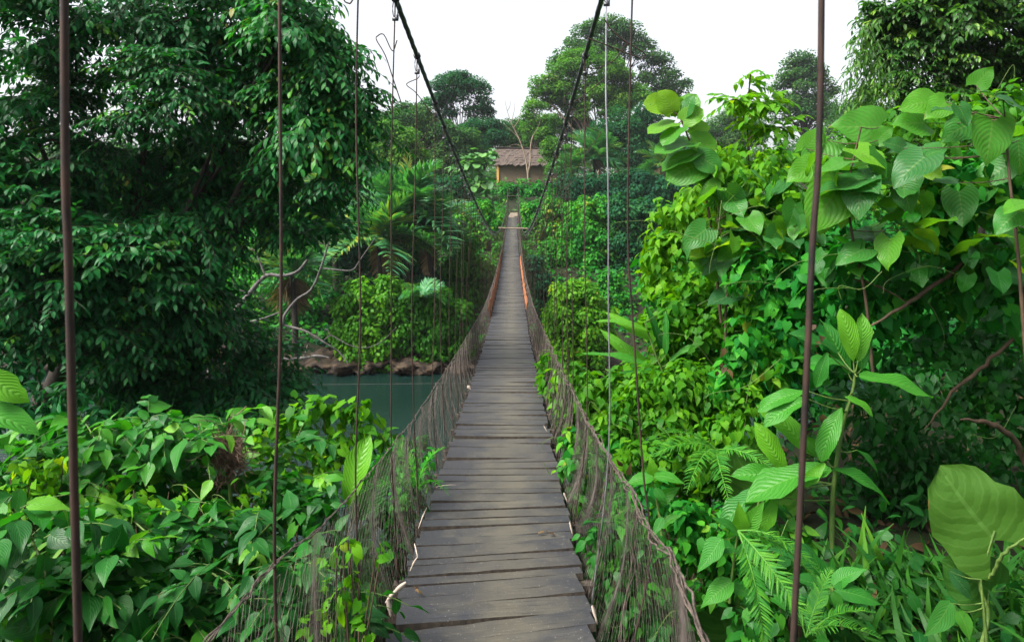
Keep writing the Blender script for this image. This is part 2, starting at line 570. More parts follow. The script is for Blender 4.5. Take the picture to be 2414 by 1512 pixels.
bridge = thing("suspension_bridge", "long narrow footbridge of grey planks hung from two black cables over the river", "bridge", (0, 0, 0))

# planks, each one its own piece
pm = []
for v in range(10):
    n = 9
    x = np.linspace(-.5, .5, n)
    e0 = -.5 + rng.normal(0, .012, n).cumsum() * .35
    e1 = .5 + rng.normal(0, .012, n).cumsum() * .35
    if v % 4 == 0:
        e0 = e0 + .10 * smooth(.1, .5, x) * (1 if v % 8 else -.6)
    sag = .10 * (x * 2) ** 2 * rng.uniform(-1, 1.2) + rng.normal(0, .03, n)
    V = []
    for zz in (0.0, -1.0):
        for e in (e0, e1):
            V.append(np.stack([x, e, zz + sag], -1))
    V = np.concatenate(V)
    A, B, C, D = 0, n, 2 * n, 3 * n
    q = []
    for i in range(n - 1):
        q += [[A + i, A + i + 1, B + i + 1, B + i], [C + i, D + i, D + i + 1, C + i + 1], [A + i, C + i, C + i + 1, A + i + 1], [B + i, B + i + 1, D + i + 1, D + i]]
    q += [[A, B, D, C], [A + n - 1, C + n - 1, D + n - 1, B + n - 1]]
    pm.append((V, np.array(q)))
plank_rest = MB()
plank_var = {}
d, count = .15, 0
while d < END:
    w = rng.uniform(.105, .165) if rng.random() > .22 else rng.uniform(.06, .10)
    gap = rng.choice([.006, .012, .02, .03], p=[.2, .35, .3, .15])
    c = d + w / 2
    yaw = math.radians(float(np.interp(c, [1.5, 3.2, 4.2, 5.2, 7, 12, 20], [10, 8.5, 4.5, 1.5, -1.6, -.6, 0]) + rng.normal(0, .45)))
    pitch = math.atan(float((deck_z(c + .2) - deck_z(c - .2)) / .4)) + rng.normal(0, .012)
    roll = rng.normal(0, .010)
    ln = float(deck_w(c)) * rng.uniform(.98, 1.02)
    loc = Vector((float(deck_c(c)) + rng.normal(0, .007), c, float(deck_z(c)) + rng.normal(0, .003)))
    wv = w / math.cos(yaw) if abs(yaw) < .3 else w
    vi = int(rng.integers(10))
    R = Matrix.Rotation(yaw, 4, 'Z') @ Matrix.Rotation(pitch, 4, 'X') @ Matrix.Rotation(roll, 4, 'Y')
    if c > .9 and count < 300:
        key = (vi, round(w, 2))
        if key not in plank_var:
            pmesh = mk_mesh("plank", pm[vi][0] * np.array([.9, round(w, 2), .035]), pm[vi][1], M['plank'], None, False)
            pmesh.materials.append(M['beam'])  # all faces but the top darker: gap shade put into the colour
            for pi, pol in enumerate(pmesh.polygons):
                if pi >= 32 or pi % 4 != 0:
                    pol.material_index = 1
            plank_var[key] = pmesh
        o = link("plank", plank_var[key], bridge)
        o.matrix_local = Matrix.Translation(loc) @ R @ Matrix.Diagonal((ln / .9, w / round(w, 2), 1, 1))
        count += 1
    else:
        V = pm[vi][0] * np.array([ln, w, .035])
        Rn = np.array(R.to_3x3())
        plank_rest.add(V @ Rn.T + np.array(loc), pm[vi][1])
    d += w + gap
o = link("far_planks", plank_rest.mesh("far_planks", M['plank'], False), bridge, kind="stuff")

# hanging rods: depth of each, measured; then at the same spacing to the far side
left_d = [.912, 1.78, 2.70, 3.50, 4.30, 5.30] + list(np.arange(6.0, END - 1, .66) + rng.normal(0, .07, len(np.arange(6.0, END - 1, .66))))
right_d = [1.01, 2.55, 3.33, 4.30, 5.30, 5.9] + list(np.arange(6.5, END - 1, .66) + rng.normal(0, .07, len(np.arange(6.5, END - 1, .66))))

for s, ds in ((-1, left_d), (1, right_d)):
    # twisted main cable
    dd = np.concatenate([np.linspace(-.6, 12, 420), np.linspace(12.2, END, 260)])
    pts = np.stack([cable_x(dd, s), dd, cable_z(dd)], -1)
    mb = MB()
    mb.tube(pts, .0135, 12, twist=55.0, lobe=.13, nl=3)
    cab = link("main_cable", mb.mesh("main_cable", M['cable']), bridge)
    # rope along the top of the netting
    dd = np.concatenate([np.linspace(.6, 10, 200), np.linspace(10.2, END, 160)])
    wob = .004 * np.sin(dd * 5) + .003 * np.sin(dd * 17 + 1)
    pts = np.stack([rope_x(dd, s) + wob * .5, dd, rope_z(dd) - .012 * abs(np.sin(math.pi * dd / .92)) + wob], -1)
    mb = MB()
    for q in range(3 if s < 0 else 5):
        ph = rng.uniform(0, 6.28)
        sp = .003 if s < 0 else .009
        jit = np.stack([sp * np.sin(dd * (19 if s < 0 else rng.uniform(4, 14)) + ph) + .003 * rng.normal(size=len(dd)), 0 * dd, (sp if s < 0 else .012) * np.cos(dd * (19 if s < 0 else rng.uniform(3, 12)) + ph * 2) + .003 * rng.normal(size=len(dd)) - (0 if s < 0 else .012)], -1)
        mb.tube(pts + jit, rng.uniform(.0018, .0028) if s < 0 else rng.uniform(.0016, .0034), 4)
    link("netting_rope", mb.mesh("netting_rope", M['wire']), bridge)
    # deck edge cable under the planks
    dd = np.linspace(.3, END, 220)
    pts = np.stack([deck_c(dd) + s * (deck_w(dd) / 2 - .05), dd, deck_z(dd) - .065], -1)
    mb = MB()
    mb.tube(pts, .022, 6)
    link("deck_cable", mb.mesh("deck_cable", M['cable']), bridge)

    knot_mesh = None
    for i, hd in enumerate(ds):
        top = np.array([float(cable_x(hd, s)), hd, float(cable_z(hd))])
        rp = np.array([float(rope_x(hd, s)), hd, float(rope_z(hd))])
        bot = np.array([float(deck_c(hd) + s * (deck_w(hd) / 2 + .035)), hd, float(deck_z(hd)) - .07])
        ctrl = [top, top + (rp - top) * .35 + rng.normal(0, .010, 3) * [1, 0, 0], top + (rp - top) * .7 + rng.normal(0, .010, 3) * [1, 0, 0], rp, bot]
        mat, rad = M['rod'], ((.0053) if hd < 1 else .0047 if hd < 1.5 else .0044 if hd < 2 else .0038)
        if s < 0 and i == 0:
            ctrl = [top, P(152, 150, hd), P(161, 600, hd), P(173, 1080, hd), P(185, 1530, hd), P(195, 2000, hd)]
        if s > 0 and i == 0:
            ctrl = [top, P(1936, 100, hd), P(1914, 600, hd), P(1892, 1080, hd), P(1869, 1530, hd), P(1848, 2000, hd)]
        if s > 0 and i == 1:                # the bent rod
            ctrl = [top, P(1485, 200, hd), P(1480, 480, hd), P(1482, 620, hd), P(1492, 760, hd), P(1515, 1100, hd), P(1532, 1330, hd), bot]
        if s > 0 and i == 2:
            mat = M['galv']
            ctrl = [top, P(1428, 200, hd), P(1431, 330, hd), P(1434, 480, hd), P(1434, 700, hd), rp, bot]
        if s > 0 and i in (3, 4, 5):
            ctrl = [top, top + (rp - top) * .5 + [rng.normal(0, .012), 0, 0], rp, bot]
        mb = MB()
        mb.tube(curve_pts(ctrl, 24), rad, 6)
        if s > 0 and i in (4, 5):           # doubled, splayed rods
            mb.tube(curve_pts([top + [.01, .02, -.05], top + (rp - top) * .5 + [-.03, .1, 0], rp + [-.02, .15, 0]], 16), rad * .9, 6)
        hg = link("hanger", mb.mesh("hanger", mat, origin=top), bridge)
        hg.location = Vector(top)
        # clamp knot on the cable with a wire eye below it
        if hd < 26:
            kb = MB()
            slope = float((cable_z(hd + .1) - cable_z(hd - .1)) / .2)
            tdir = unit(np.array([0, 1, slope]))
            for q in range(3):
                a = np.linspace(0, 2 * math.pi, 11)
                c0 = tdir * (q - 1) * .010
                nrm = np.cross(tdir, [1, 0, 0])
                ring = c0 + .0175 * (np.cos(a)[:, None] * np.array([1, 0, 0]) + np.sin(a)[:, None] * nrm)
                kb.tube(ring, .0055, 6)
            a = np.linspace(0, 2 * math.pi, 15)
            eye = np.stack([.014 * np.sin(a), 0 * a, -.055 + .05 * np.cos(a)], -1)
            kb.tube(eye, .0030, 6)
            kb.box([0, 0, -.108], [.030, .016, .016])
            kb.box([.010, .006, -.095], [.012, .012, .02])
            link("cable_clamp", kb.mesh("cable_clamp", M['cable']), hg)
        # loose bent end of the rod
        tails = {(-1, 2): [(857, -60), (830, 2), (820, 7), (812, 2), (808, -12)],
                 (-1, 3): [(936, 95), (925, 120), (905, 80 + 60 - 58), (890, 85), (888, 95), (908, 130), (925, 180), (945, 240)],
                 (-1, 4): [(989, 178), (984, 185), (962, 195), (960, 202), (980, 218), (1005, 250), (1035, 290)],
                 (-1, 5): [(1028, 265), (1012, 300), (1000, 322), (985, 340), (988, 347), (1015, 352)],
                 (1, 2): [(1425, 45), (1440, 68), (1470, 95), (1505, 116), (1521, 128), (1515, 137), (1495, 132), (1440, 110), (1380, 88)],
                 (1, 3): [(1384, 158), (1400, 162), (1425, 155), (1450, 140), (1468, 115), (1475, 105), (1482, 107)],
                 (1, 4): [(1362, 200), (1352, 210), (1332, 228), (1330, 242), (1342, 246), (1380, 222), (1425, 185)],
                 (1, 5): [(1345, 255), (1352, 275), (1390, 300), (1410, 308), (1415, 315), (1390, 350), (1370, 382)]}
        tl = tails.get((s, i))
        if tl is None and 6 <= i < 26:
            u = rng.uniform(.10, .22)
            pts3 = [top + [0, 0, -.1], top + [s * u * .5, 0, -.1 - u * .4], top + [s * u, 0, -.12 - u * .2], top + [s * u * .9, 0, -.2 - u * .8], top + [s * rng.uniform(-.1, .1), 0, -.3 - u]]
        elif tl is not None:
            pts3 = [P(a, b, hd - .012) for a, b in tl]
        else:
            pts3 = None
        if pts3 is not None:
            tb = MB()
            tb.tube(curve_pts(pts3, 36), .0031 if i < 6 else .0028, 6)
            link("loose_wire_end", tb.mesh("loose_wire_end", M['rod'], origin=top), hg)

    # net panels: one per bay
    edges = [.55] + ds
    for i in range(len(edges) - 1):
        a, b = edges[i], edges[i + 1]
        mid = .5 * (a + b)
        cell = .024 if mid < 5 else (.032 if mid < 9 else (.06 if mid < 20 else .13))
        rad = .00085 if mid < 3 else .0011 if mid < 5 else (.0015 if mid < 9 else (.0020 if mid < 20 else .0040))
        nu = max(3, int((b - a) / cell))
        nv = 12 if mid < 9 else (8 if mid < 20 else 5)
        # hexagonal wire: two zigzag wires twisted where they meet
        A, B = [], []

        def pt(u, v):
            uu = np.clip(u / nu, 0, 1)
            ub = uu + .09 * np.sin(2 * math.pi * uu) * .8
            dd = a + (b - a) * ub
            t = v / nv
            z0, z1 = deck_z(dd) - .075, rope_z(dd) - .03
            x0 = deck_c(dd) + s * (deck_w(dd) / 2 + .02)
            x1 = rope_x(dd, s)
            bul = .05 * np.sin(math.pi * t) * (s) + .012 * np.sin(uu * 9 + t * 4 + a * 5)
            slack = .02 * np.sin(dd * 5 + t * 3)
            return np.stack([x0 + (x1 - x0) * t + bul, dd + slack * (1 - t), z0 + (z1 - z0) * t + .006 * np.sin(uu * 11 + t * 5)], -1)

        U, Vv = np.meshgrid(np.arange(nu + 1), np.arange(nv + 1))
        U, Vv = U.ravel().astype(float), Vv.ravel().astype(float)
        off = np.where(Vv % 2 == 0, .28, -.28)
        sg = np.where((U + np.floor(Vv / 2)) % 2 == 0, 1.0, -1.0)
        up = (Vv < nv)
        p0 = pt(U + .24 * np.where((U % 2) == (Vv % 2), 1, -1), Vv)
        p1 = pt(U + .24 * np.where((U % 2) == ((Vv + 1) % 2), 1, -1), Vv + 1)
        A.append(p0[up]); B.append(p1[up])
        lk = ((U % 2) == (Vv % 2)) & (U < nu)
        q1 = pt(U + 1 - .24, Vv)
        A.append(p0[lk]); B.append(q1[lk])
        mb = MB()
        mb.segs(np.vstack(A), np.vstack(B), rad)
        link("netting", mb.mesh("netting", M['netwire']), bridge)
        # dry stems and bunched wire twisted round the rod between rope and deck
        if .8 < b < 24:
            mb = MB()
            for q in range((3 if s > 0 else 2) if b < 9 else 1):
                tt = np.linspace(-.05, 1.0, 14)
                zz = deck_z(b) - .06 + (rope_z(b) - deck_z(b)) * tt
                x0 = deck_c(b) + s * (deck_w(b) / 2 + .03)
                xx = x0 + (rope_x(b, s) - x0) * tt
                ph = rng.uniform(0, 6.28)
                mb.tube(np.stack([xx + .010 * np.sin(tt * 9 + ph) + .006 * rng.normal(size=14), b + .016 * np.cos(tt * 8 + ph) + .006 * rng.normal(size=14), zz], -1), rng.uniform(.0012, .0022), 4)
            link("bunched_wire", mb.mesh("bunched_wire", M['wire']), bridge)
        # cross beam under the deck at each rod
        if b < 40 and b > .8:
            mb = MB()
            mb.box([0, 0, 0], [float(deck_w(b)) + .12, .055, .06])
            bm = link("cross_beam", mb.mesh("cross_beam", M['beam'], False), bridge)
            bm.location = (float(deck_c(b)), b + (.03 if s > 0 else 0), float(deck_z(b)) - .072 - (.0 if s < 0 else .062))

# rusty sheets fixed along the deck edge in mid span
for s, segs in ((-1, [(17.5, 20.5), (20.6, 24), (24.1, 28), (28.1, 33), (33.1, 40)]), (1, [(19.5, 22.6), (22.7, 26), (26.1, 30), (30.1, 36)])):
    for a, b in segs:
        n = 14
        dd = np.linspace(a, b, n)
        hgt = (.28 if s < 0 else .20) * (1 + .15 * np.sin(dd * 2.1))
        x = deck_c(dd) + s * (deck_w(dd) / 2 + .03) + .012 * np.sin(dd * 5)
        r0 = np.stack([x, dd, deck_z(dd) - .06], -1)
        r1 = np.stack([x + s * .045, dd, deck_z(dd) + hgt], -1)
        th = np.array([s * .006, 0, 0])
        V = np.concatenate([r0, r1, r0 + th, r1 + th])
        i = np.arange(n - 1)
        q = np.concatenate([np.stack([i, i + 1, i + n + 1, i + n], -1), np.stack([i + 2 * n, i + 3 * n, i + 3 * n + 1, i + 2 * n + 1], -1), np.stack([i + n, i + n + 1, i + 3 * n + 1, i + 3 * n], -1)])
        link("rusty_side_sheet", mk_mesh("rusty_side_sheet", V, q, M['rustsheet'], None, False), bridge, label="orange rusty sheet along the deck edge")

# pole lashed across both cables at mid span
mb = MB()
pz = float(cable_z(30)) + .12
mb.tube(curve_pts([(-.60, 30, pz + .02), (-.2, 30, pz + .005), (.3, 30, pz - .005), (.68, 30, pz - .012)], 12), .028, 8)
link("cross_pole", mb.mesh("cross_pole", M['palebark']), bridge)
# end frame on the far bank
for x in (-.37, .56):
    mb = MB()
    mb.tube([(x, END, -1.2), (x, END, .8), (x, END, 2.25)], [.055, .05, .045], 8)
    link("end_post", mb.mesh("end_post", M['beam']), bridge)
mb = MB()
mb.tube([(-.6, END - .06, 1.48), (.8, END - .06, 1.45)], .045, 8)
link("end_crossbar", mb.mesh("end_crossbar", M['beam']), bridge)

# near anchor posts just behind the camera
for x in (-.60, .46):
    mb = MB()
    mb.tube([(x, -.62, -3.0), (x, -.62, 0), (x, -.62, 1.75)], [.07, .065, .06], 8)
    link("end_post", mb.mesh("end_post", M['beam']), bridge)

# worn landing and stone steps up the far bank
for i in range(5):
    mb = MB()
    yy = END + .35 + i * .55
    zz = float(deck_z(END)) + .02 + i * .10
    mb.box([.08 + .05 * i, yy, zz - .2], [1.0 - .03 * i, .52, .4])
    st = link("path_step", mb.mesh("path_step", M['pole'], False), None, kind="structure")

# pale torn strips of dry leaf sheath caught along the deck edges
def at_deck(px, py, lift=.0):
    lo, hi = 1.0, 40.0
    for _ in range(40):
        m = .5 * (lo + hi)
        if HY - (float(deck_z(m)) + lift) * F / m > py:
            lo = m
        else:
            hi = m
    return P(px, py, .5 * (lo + hi))


strips = [((957, 1372), (908, 1420), .030, "big curled pale sheath strip lying across the left deck edge"),
          ((914, 1412), (921, 1452), .022, "short pale strip hanging below the big curled strip on the left edge"),
          ((902, 1445), (890, 1480), .016, "narrow pale strip standing at the left deck edge near the bottom"),
          ((893, 1480), (872, 1520), .018, "lowest pale strip at the bottom left corner of the deck"),
          ((977, 1280), (984, 1312), .010, "thin bent pale strip hooked over the left deck edge"),
          ((984, 1312), (966, 1345), .012, "browned pale strip under the hooked one at the left deck edge"),
          ((1006, 1195), (986, 1245), .008, "long needle thin pale strip along the left deck edge"),
          ((1102, 908), (1110, 918), .05, "small white scrap caught in the netting left of the deck"),
          ((1329, 1160), (1337, 1182), .020, "white chip at the right deck edge beside the second tall net bundle"),
          ((1343, 1228), (1350, 1262), .018, "pale strip upright at the right deck edge halfway down the near planks"),
          ((1396, 1425), (1408, 1470), .022, "pale strip leaning on the right deck edge nearest the camera"),
          ((1281, 1002), (1290, 1018), .016, "small pale chip at the right deck edge beyond the fern twig"),
          ((1027, 1147), (1078, 1142), .005, "thin white curved sliver lying on a plank near the left edge")]
for (a, b, w, lab) in strips:
    A, B = at_deck(*a, .03), at_deck(*b, .03)
    if "hanging" in lab or "upright" in lab or "standing" in lab or "leaning" in lab or "chip" in lab or "scrap" in lab or "lowest" in lab:
        Y = .5 * (A[1] + B[1])
        A, B = P(a[0], a[1], Y), P(b[0], b[1], Y)
    n = 9
    t = np.linspace(0, 1, n)[:, None]
    mid = A + (B - A) * t + np.array([0, 0, 1]) * (.006 * np.sin(math.pi * t))
    ax = unit(B - A)
    side = unit(np.cross(ax, [0.3, -.8, .5]))
    ww = (w * .40 * np.sin(math.pi * np.clip(t * .85 + .12, 0, 1)) ** .7) * (1 + .15 * rng.normal(size=(n, 1)))
    up = unit(np.cross(side, ax)) * .0012
    V = np.concatenate([mid - side * ww, mid + up * 2, mid + side * ww, mid - up])
    i = np.arange(n - 1)
    q = np.concatenate([np.stack([i + a0 * n, i + 1 + a0 * n, i + 1 + b0 * n, i + b0 * n], -1) for a0, b0 in ((0, 1), (1, 2), (2, 3), (3, 0))])
    o = link("pale_strip", mk_mesh("pale_strip", V - A, q, M['chip']), None, label=lab, category="dry strip", group="pale dry strips along the deck edges")
    o.location = Vector(A)
# ------------------------------------------------------------------ leaves
# kind: rows, columns, width along the blade, lobes at the base, droop, fold, wave
KIND = {
    'diamond': None,
    'blade': (5, 2, ([0, .3, .7, 1], [.045, .055, .035, .004]), 0, .45, 0, 0),
    'lance': (4, 2, ([0, .25, .6, 1], [.02, .10, .08, .006]), 0, .25, 0, 0),
    'leaflet': (4, 2, ([0, .2, .7, 1], [.018, .030, .022, .003]), 0, .35, 0, 0),
    'ellip': (5, 3, ([0, .12, .4, .7, .9, 1], [.012, .12, .205, .17, .06, .006]), 0, .22, .12, .02),
    'ovate': (5, 3, ([0, .1, .3, .6, .85, 1], [.03, .23, .30, .21, .07, .006]), .06, .25, .10, .02),
    'heart': (5, 3, ([0, .08, .25, .5, .8, 1], [.20, .34, .41, .34, .14, .01]), .20, .22, .10, .03),
    'bigheart': (9, 7, ([0, .05, .2, .45, .75, .92, 1], [.25, .38, .46, .43, .24, .08, .01]), .24, .22, .12, .035),
    'round': (8, 7, ([0, .1, .35, .6, .85, .96, 1], [.24, .40, .50, .47, .30, .13, .02]), .16, .16, .10, .03),
    'oblong': (10, 5, ([0, .1, .35, .65, .88, 1], [.02, .08, .16, .20, .12, .01]), 0, .22, .16, .022),
    'bigovate': (8, 5, ([0, .08, .3, .55, .8, .93, 1], [.04, .19, .27, .22, .10, .03, .004]), .05, .28, .14, .018),
    'strap': (10, 5, ([0, .1, .4, .75, .93, 1], [.03, .07, .105, .09, .04, .006]), 0, .30, .10, .015),
    'arum': (11, 9, ([0, .06, .25, .5, .78, .93, 1], [.34, .48, .58, .55, .40, .22, .04]), .38, .12, .06, .03),
}
_proto = {}


def proto(kind, v):
    if (kind, v) in _proto:
        return _proto[(kind, v)]
    if kind == 'diamond':
        V = np.array([[0, 0, 0], [.33, .48, -.07], [0, 1, -.12], [-.33, .48, -.07]])
        r = (V, np.array([[0, 1, 2, 3]]), np.array([0, 1, 0, -1.]), np.array([0, .5, 1, .5]))
    else:
        g = np.random.default_rng(100 + v * 7 + len(kind))
        nr, nc, (wt, ww), lobe, bend, fold, wave = KIND[kind]
        t = np.linspace(0, 1, nr)
        u = np.linspace(-1, 1, nc)
        T, U = np.meshgrid(t, u, indexing='ij')
        W = np.interp(T, wt, ww)
        if nr >= 7:
            W = W * (1 + .04 * g.normal(size=W.shape) * (abs(U) > .9))
        x = U * W + .03 * g.normal() * np.sin(math.pi * T)
        y = T - lobe * abs(U) ** 1.5 * (1 - T) ** 2.2
        b = bend * g.uniform(.5, 1.4)
        z = -b * T ** 2 * (.6 + .4 * T) + fold * abs(U) * W * 2 * g.uniform(.3, 1.2) + wave * np.sin(T * 11 + U * 1.5 + g.uniform(0, 6)) * abs(U) * 1.2
        y = y - .25 * b * b * T ** 3
        if nr >= 8:
            z = z + .006 * np.cos(T * 2 * math.pi * 9 - abs(U) * 6) * (abs(U) > .1)
            z = z + .03 * g.normal() * U * T
        V = np.stack([x, y, z], -1).reshape(-1, 3)
        i = (np.arange(nr - 1)[:, None] * nc + np.arange(nc - 1)[None, :]).ravel()
        r = (V, np.stack([i, i + 1, i + nc + 1, i + nc], -1), U.ravel(), T.ravel())
    _proto[(kind, v)] = r
    return r


def leaves(pos, dirv, nrm, size, tint):
    pos = np.asarray(pos, float)
    n = len(pos)
    nrm = unit(nrm)
    d = np.asarray(dirv, float)
    d = unit(d - nrm * (d * nrm).sum(-1, keepdims=True))
    return dict(p=pos, d=d, n=nrm, s=np.broadcast_to(np.asarray(size, float), (n,)).copy(), t=np.broadcast_to(np.asarray(tint, float), (n,)).copy())


def cat(ls):
    ls = [l for l in ls if l is not None and len(l['p'])]
    return {k: np.concatenate([l[k] for l in ls]) for k in ls[0]}


def rand_unit(n):
    return unit(rng.normal(size=(n, 3)))


_lm = {}


def leaf_mesh(kind, mat, v, q):
    key = (kind, mat, v, q)
    if key not in _lm:
        V, Q, lu, lv = proto(kind, v)
        _lm[key] = mk_mesh("leaf", V, Q, M[mat], dict(tint=np.full(len(V), (q + .5) / 8), lu=lu, lv=lv))
    return _lm[key]


def put_leaves(parent, L, kind, mat, nparts=0, name="foliage", part="leaf", minpx=6.0):
    """the leaves of one plant: those that show largest as parts of their own, the rest as one mesh"""
    base = np.array(parent.location)
    n = len(L['p'])
    single = np.zeros(n, bool)
    if nparts:
        p = L['p'] + L['d'] * L['s'][:, None] * .5
        Y = np.maximum(p[:, 1], .3)
        sx, sy = CX + p[:, 0] / Y * F, HY - p[:, 2] / Y * F
        px = L['s'] * 682.7 / Y
        ok = (p[:, 1] > .5) & (sx > -20) & (sx < 2434) & (sy > -20) & (sy < 1532) & (px > minpx)
        idx = np.where(ok)[0]
        idx = idx[np.argsort(Y[idx])]
        cell = np.maximum(px * 2.357 * .33, 5)
        seen, pick = set(), []
        for i in idx:
            key = (int(sx[i] / cell[i]), int(sy[i] / cell[i]))
            if key in seen:
                continue
            seen.add(key)
            pick.append(i)
        pick = np.array(pick, int)
        if len(pick) > nparts:
            pick = pick[np.argsort(-px[pick])[:nparts]]
        single[pick] = True
        side = np.cross(L['d'], L['n'])
        for i in pick:
            s = L['s'][i]
            me = leaf_mesh(kind, mat, int(rng.integers(4)), int(np.clip(L['t'][i] * 8, 0, 7)))
            o = bpy.data.objects.new(part, me)
            COL.objects.link(o)
            o.parent = parent
            m = Matrix.Identity(4)
            for r in range(3):
                m[r][0], m[r][1], m[r][2], m[r][3] = side[i, r] * s, L['d'][i, r] * s, L['n'][i, r] * s, L['p'][i, r] - base[r]
            o.matrix_local = m
    rest = np.where(~single)[0]
    if len(rest):
        var = rng.integers(0, 4, len(rest)) if kind != 'diamond' else np.zeros(len(rest), int)
        Vs, Qs, A, B, C, off = [], [], [], [], [], 0
        for v in range(4):
            r = rest[var == v]
            if not len(r):
                continue
            V, Q, lu, lv = proto(kind, v)
            side = np.cross(L['d'][r], L['n'][r])
            W = L['p'][r][:, None, :] - base + L['s'][r][:, None, None] * (V[None, :, 0:1] * side[:, None] + V[None, :, 1:2] * L['d'][r][:, None] + V[None, :, 2:3] * L['n'][r][:, None])
            Vs.append(W.reshape(-1, 3))
            Qs.append((Q[None] + (np.arange(len(r)) * len(V))[:, None, None]).reshape(-1, 4) + off)
            off += len(r) * len(V)
            A.append(np.repeat(L['t'][r], len(V)))
            B.append(np.tile(lu, len(r)))
            C.append(np.tile(lv, len(r)))
        me = mk_mesh(name, np.vstack(Vs), np.vstack(Qs), M[mat], dict(tint=np.concatenate(A), lu=np.concatenate(B), lv=np.concatenate(C)))
        o = link(name, me, parent)
        if nparts:
            o["kind"] = "stuff"


def blob(c, r, n, size, up=.6, out=.6, droop=.6, nsub=9, subr=.45, rand=.4, tint=(.0, 1.0), flat=1.0, zmin=-.7):
    """n leaves in clumps over a rounded mass"""
    c = np.asarray(c, float)
    r = np.broadcast_to(np.asarray(r, float), (3,))
    u = rand_unit(nsub * 3)
    u = u[u[:, 2] > zmin][:nsub]
    u = np.vstack([u, [0, 0, .5]])
    k = rng.integers(0, len(u), n)
    v = rand_unit(n)
    rad = rng.uniform(.25, 1.0, n) ** .45
    loc = v * rad[:, None] * subr * np.array([1, 1, flat])
    q = u[k] * .66 + loc
    pos = c + q * r
    o = unit(q * .6 + v * .7)
    nrm = unit(o * out + np.array([0, 0, up]) + rng.normal(size=(n, 3)) * rand)
    d = o * .6 + np.array([0, 0, -droop]) + rng.normal(size=(n, 3)) * .5
    ct = rng.normal(0, .13, len(u))[k]
    t = np.clip(tint[0] + (tint[1] - tint[0]) * (.45 + ct + rng.normal(0, .17, n)), 0.01, .99)
    return leaves(pos, d, nrm, size * rng.uniform(.65, 1.25, n), t)


def spray(base, dirv, length, k, size, droop=.5, tint=(.1, .9), up=.8, spread=.75, young=0.0):
    """drooping twigs with leaves in two rows; returns the leaves and the twig polylines"""
    base, dirv = np.asarray(base, float), unit(dirv)
    m = len(base)
    length = np.broadcast_to(np.asarray(length, float), (m,))
    s = (np.arange(k) + .6) / k
    S = np.broadcast_to(s, (m, k))
    down = np.array([0, 0, -1.0])
    tan = dirv[:, None, :] + down * (droop * 2 * S[..., None])
    pos = base[:, None] + length[:, None, None] * (dirv[:, None] * S[..., None] + down * droop * S[..., None] ** 2)
    tan = unit(tan)
    side = unit(np.cross(tan, [0, 0, 1.0]) + 1e-4)
    sg = np.where(np.arange(k) % 2 == 0, 1.0, -1.0)[None, :, None]
    d = unit(tan * .75 + side * sg * spread * (1 - .6 * S[..., None]) + down * (.15 + .35 * S[..., None]) + rng.normal(0, .16, (m, k, 3)))
    nr = unit(np.cross(side, tan) * up + side * sg * .25 + rng.normal(0, .22, (m, k, 3)))
    nr = nr * np.where(nr[..., 2:3] < 0, -1, 1)
    ct = rng.normal(0, .15, (m, 1))
    t = np.clip(tint[0] + (tint[1] - tint[0]) * (.45 + ct + rng.normal(0, .16, (m, k))), .01, .99)
    t = np.where(rng.random((m, 1)) < young, rng.uniform(.86, .95, (m, k)), t)
    sz = size * rng.uniform(.7, 1.2, (m, k)) * (1 - .25 * S)
    L = leaves(pos.reshape(-1, 3), d.reshape(-1, 3), nr.reshape(-1, 3), sz.ravel(), t.ravel())
    return L, np.concatenate([base[:, None], pos], 1)


def twigs_mesh(parent, polys, r, mat, name="twigs"):
    base = np.array(parent.location)
    p = np.asarray(polys) - base
    mb = MB()
    A, B = p[:, :-1].reshape(-1, 3), p[:, 1:].reshape(-1, 3)
    ok = np.linalg.norm(A - B, axis=1) > 1e-4
    mb.segs(A[ok], B[ok], r)
    return link(name, mb.mesh(name, M[mat]), parent, kind="stuff")


def px_blobs(bl, Y):
    out = []
    for b in bl:
        y = Y + (b[3] if len(b) > 3 else 0)
        out.append((P(b[0], b[1], y), b[2] * y / F))
    return out


def base_of(blobs):
    c = np.mean([b[0] for b in blobs], axis=0)
    return np.array([c[0], c[1], float(ground_z(c[0], c[1]))])


def limbs(parent, root, blobs, r0, mat, name="trunk", fork=.45, top=None, share=1.0):
    """trunk from the ground to a fork and a limb to each mass of leaves, one connected mesh"""
    base = np.array(parent.location)
    mb = MB()
    cen = np.array([b[0] for b in blobs])
    topc = cen.mean(0) if top is None else np.asarray(top)
    fk = root + (topc - root) * fork
    bend = rng.normal(0, .03, 3) * np.linalg.norm(fk - root)
    tr = curve_pts([root - [0, 0, .3], root + (fk - root) * .5 + bend, fk], 12)
    mb.tube(tr - base, np.linspace(r0, r0 * .62, 12), 8)
    for bi, (c, r) in enumerate(blobs):
        if (bi * .618) % 1 > share:
            continue
        m = fk + (c - fk) * .5 + np.array([0, 0, .12]) * np.linalg.norm(c - fk) + rng.normal(0, .05, 3) * np.linalg.norm(c - fk)
        pts = curve_pts([fk - (topc - root) * .02, m, c], 9)
        mb.tube(pts - base, np.linspace(r0 * .42, r0 * .10, 9), 6)
        for _ in range(4):
            a = pts[rng.integers(4, 9)]
            e = c + rand_unit(1)[0] * r * .8
            mb.tube(curve_pts([a, (a + e) / 2 + [0, 0, .08 * r], e], 5) - base, np.linspace(r0 * .16, r0 * .04, 5), 4)
    return link(name, mb.mesh(name, M[mat]), parent)


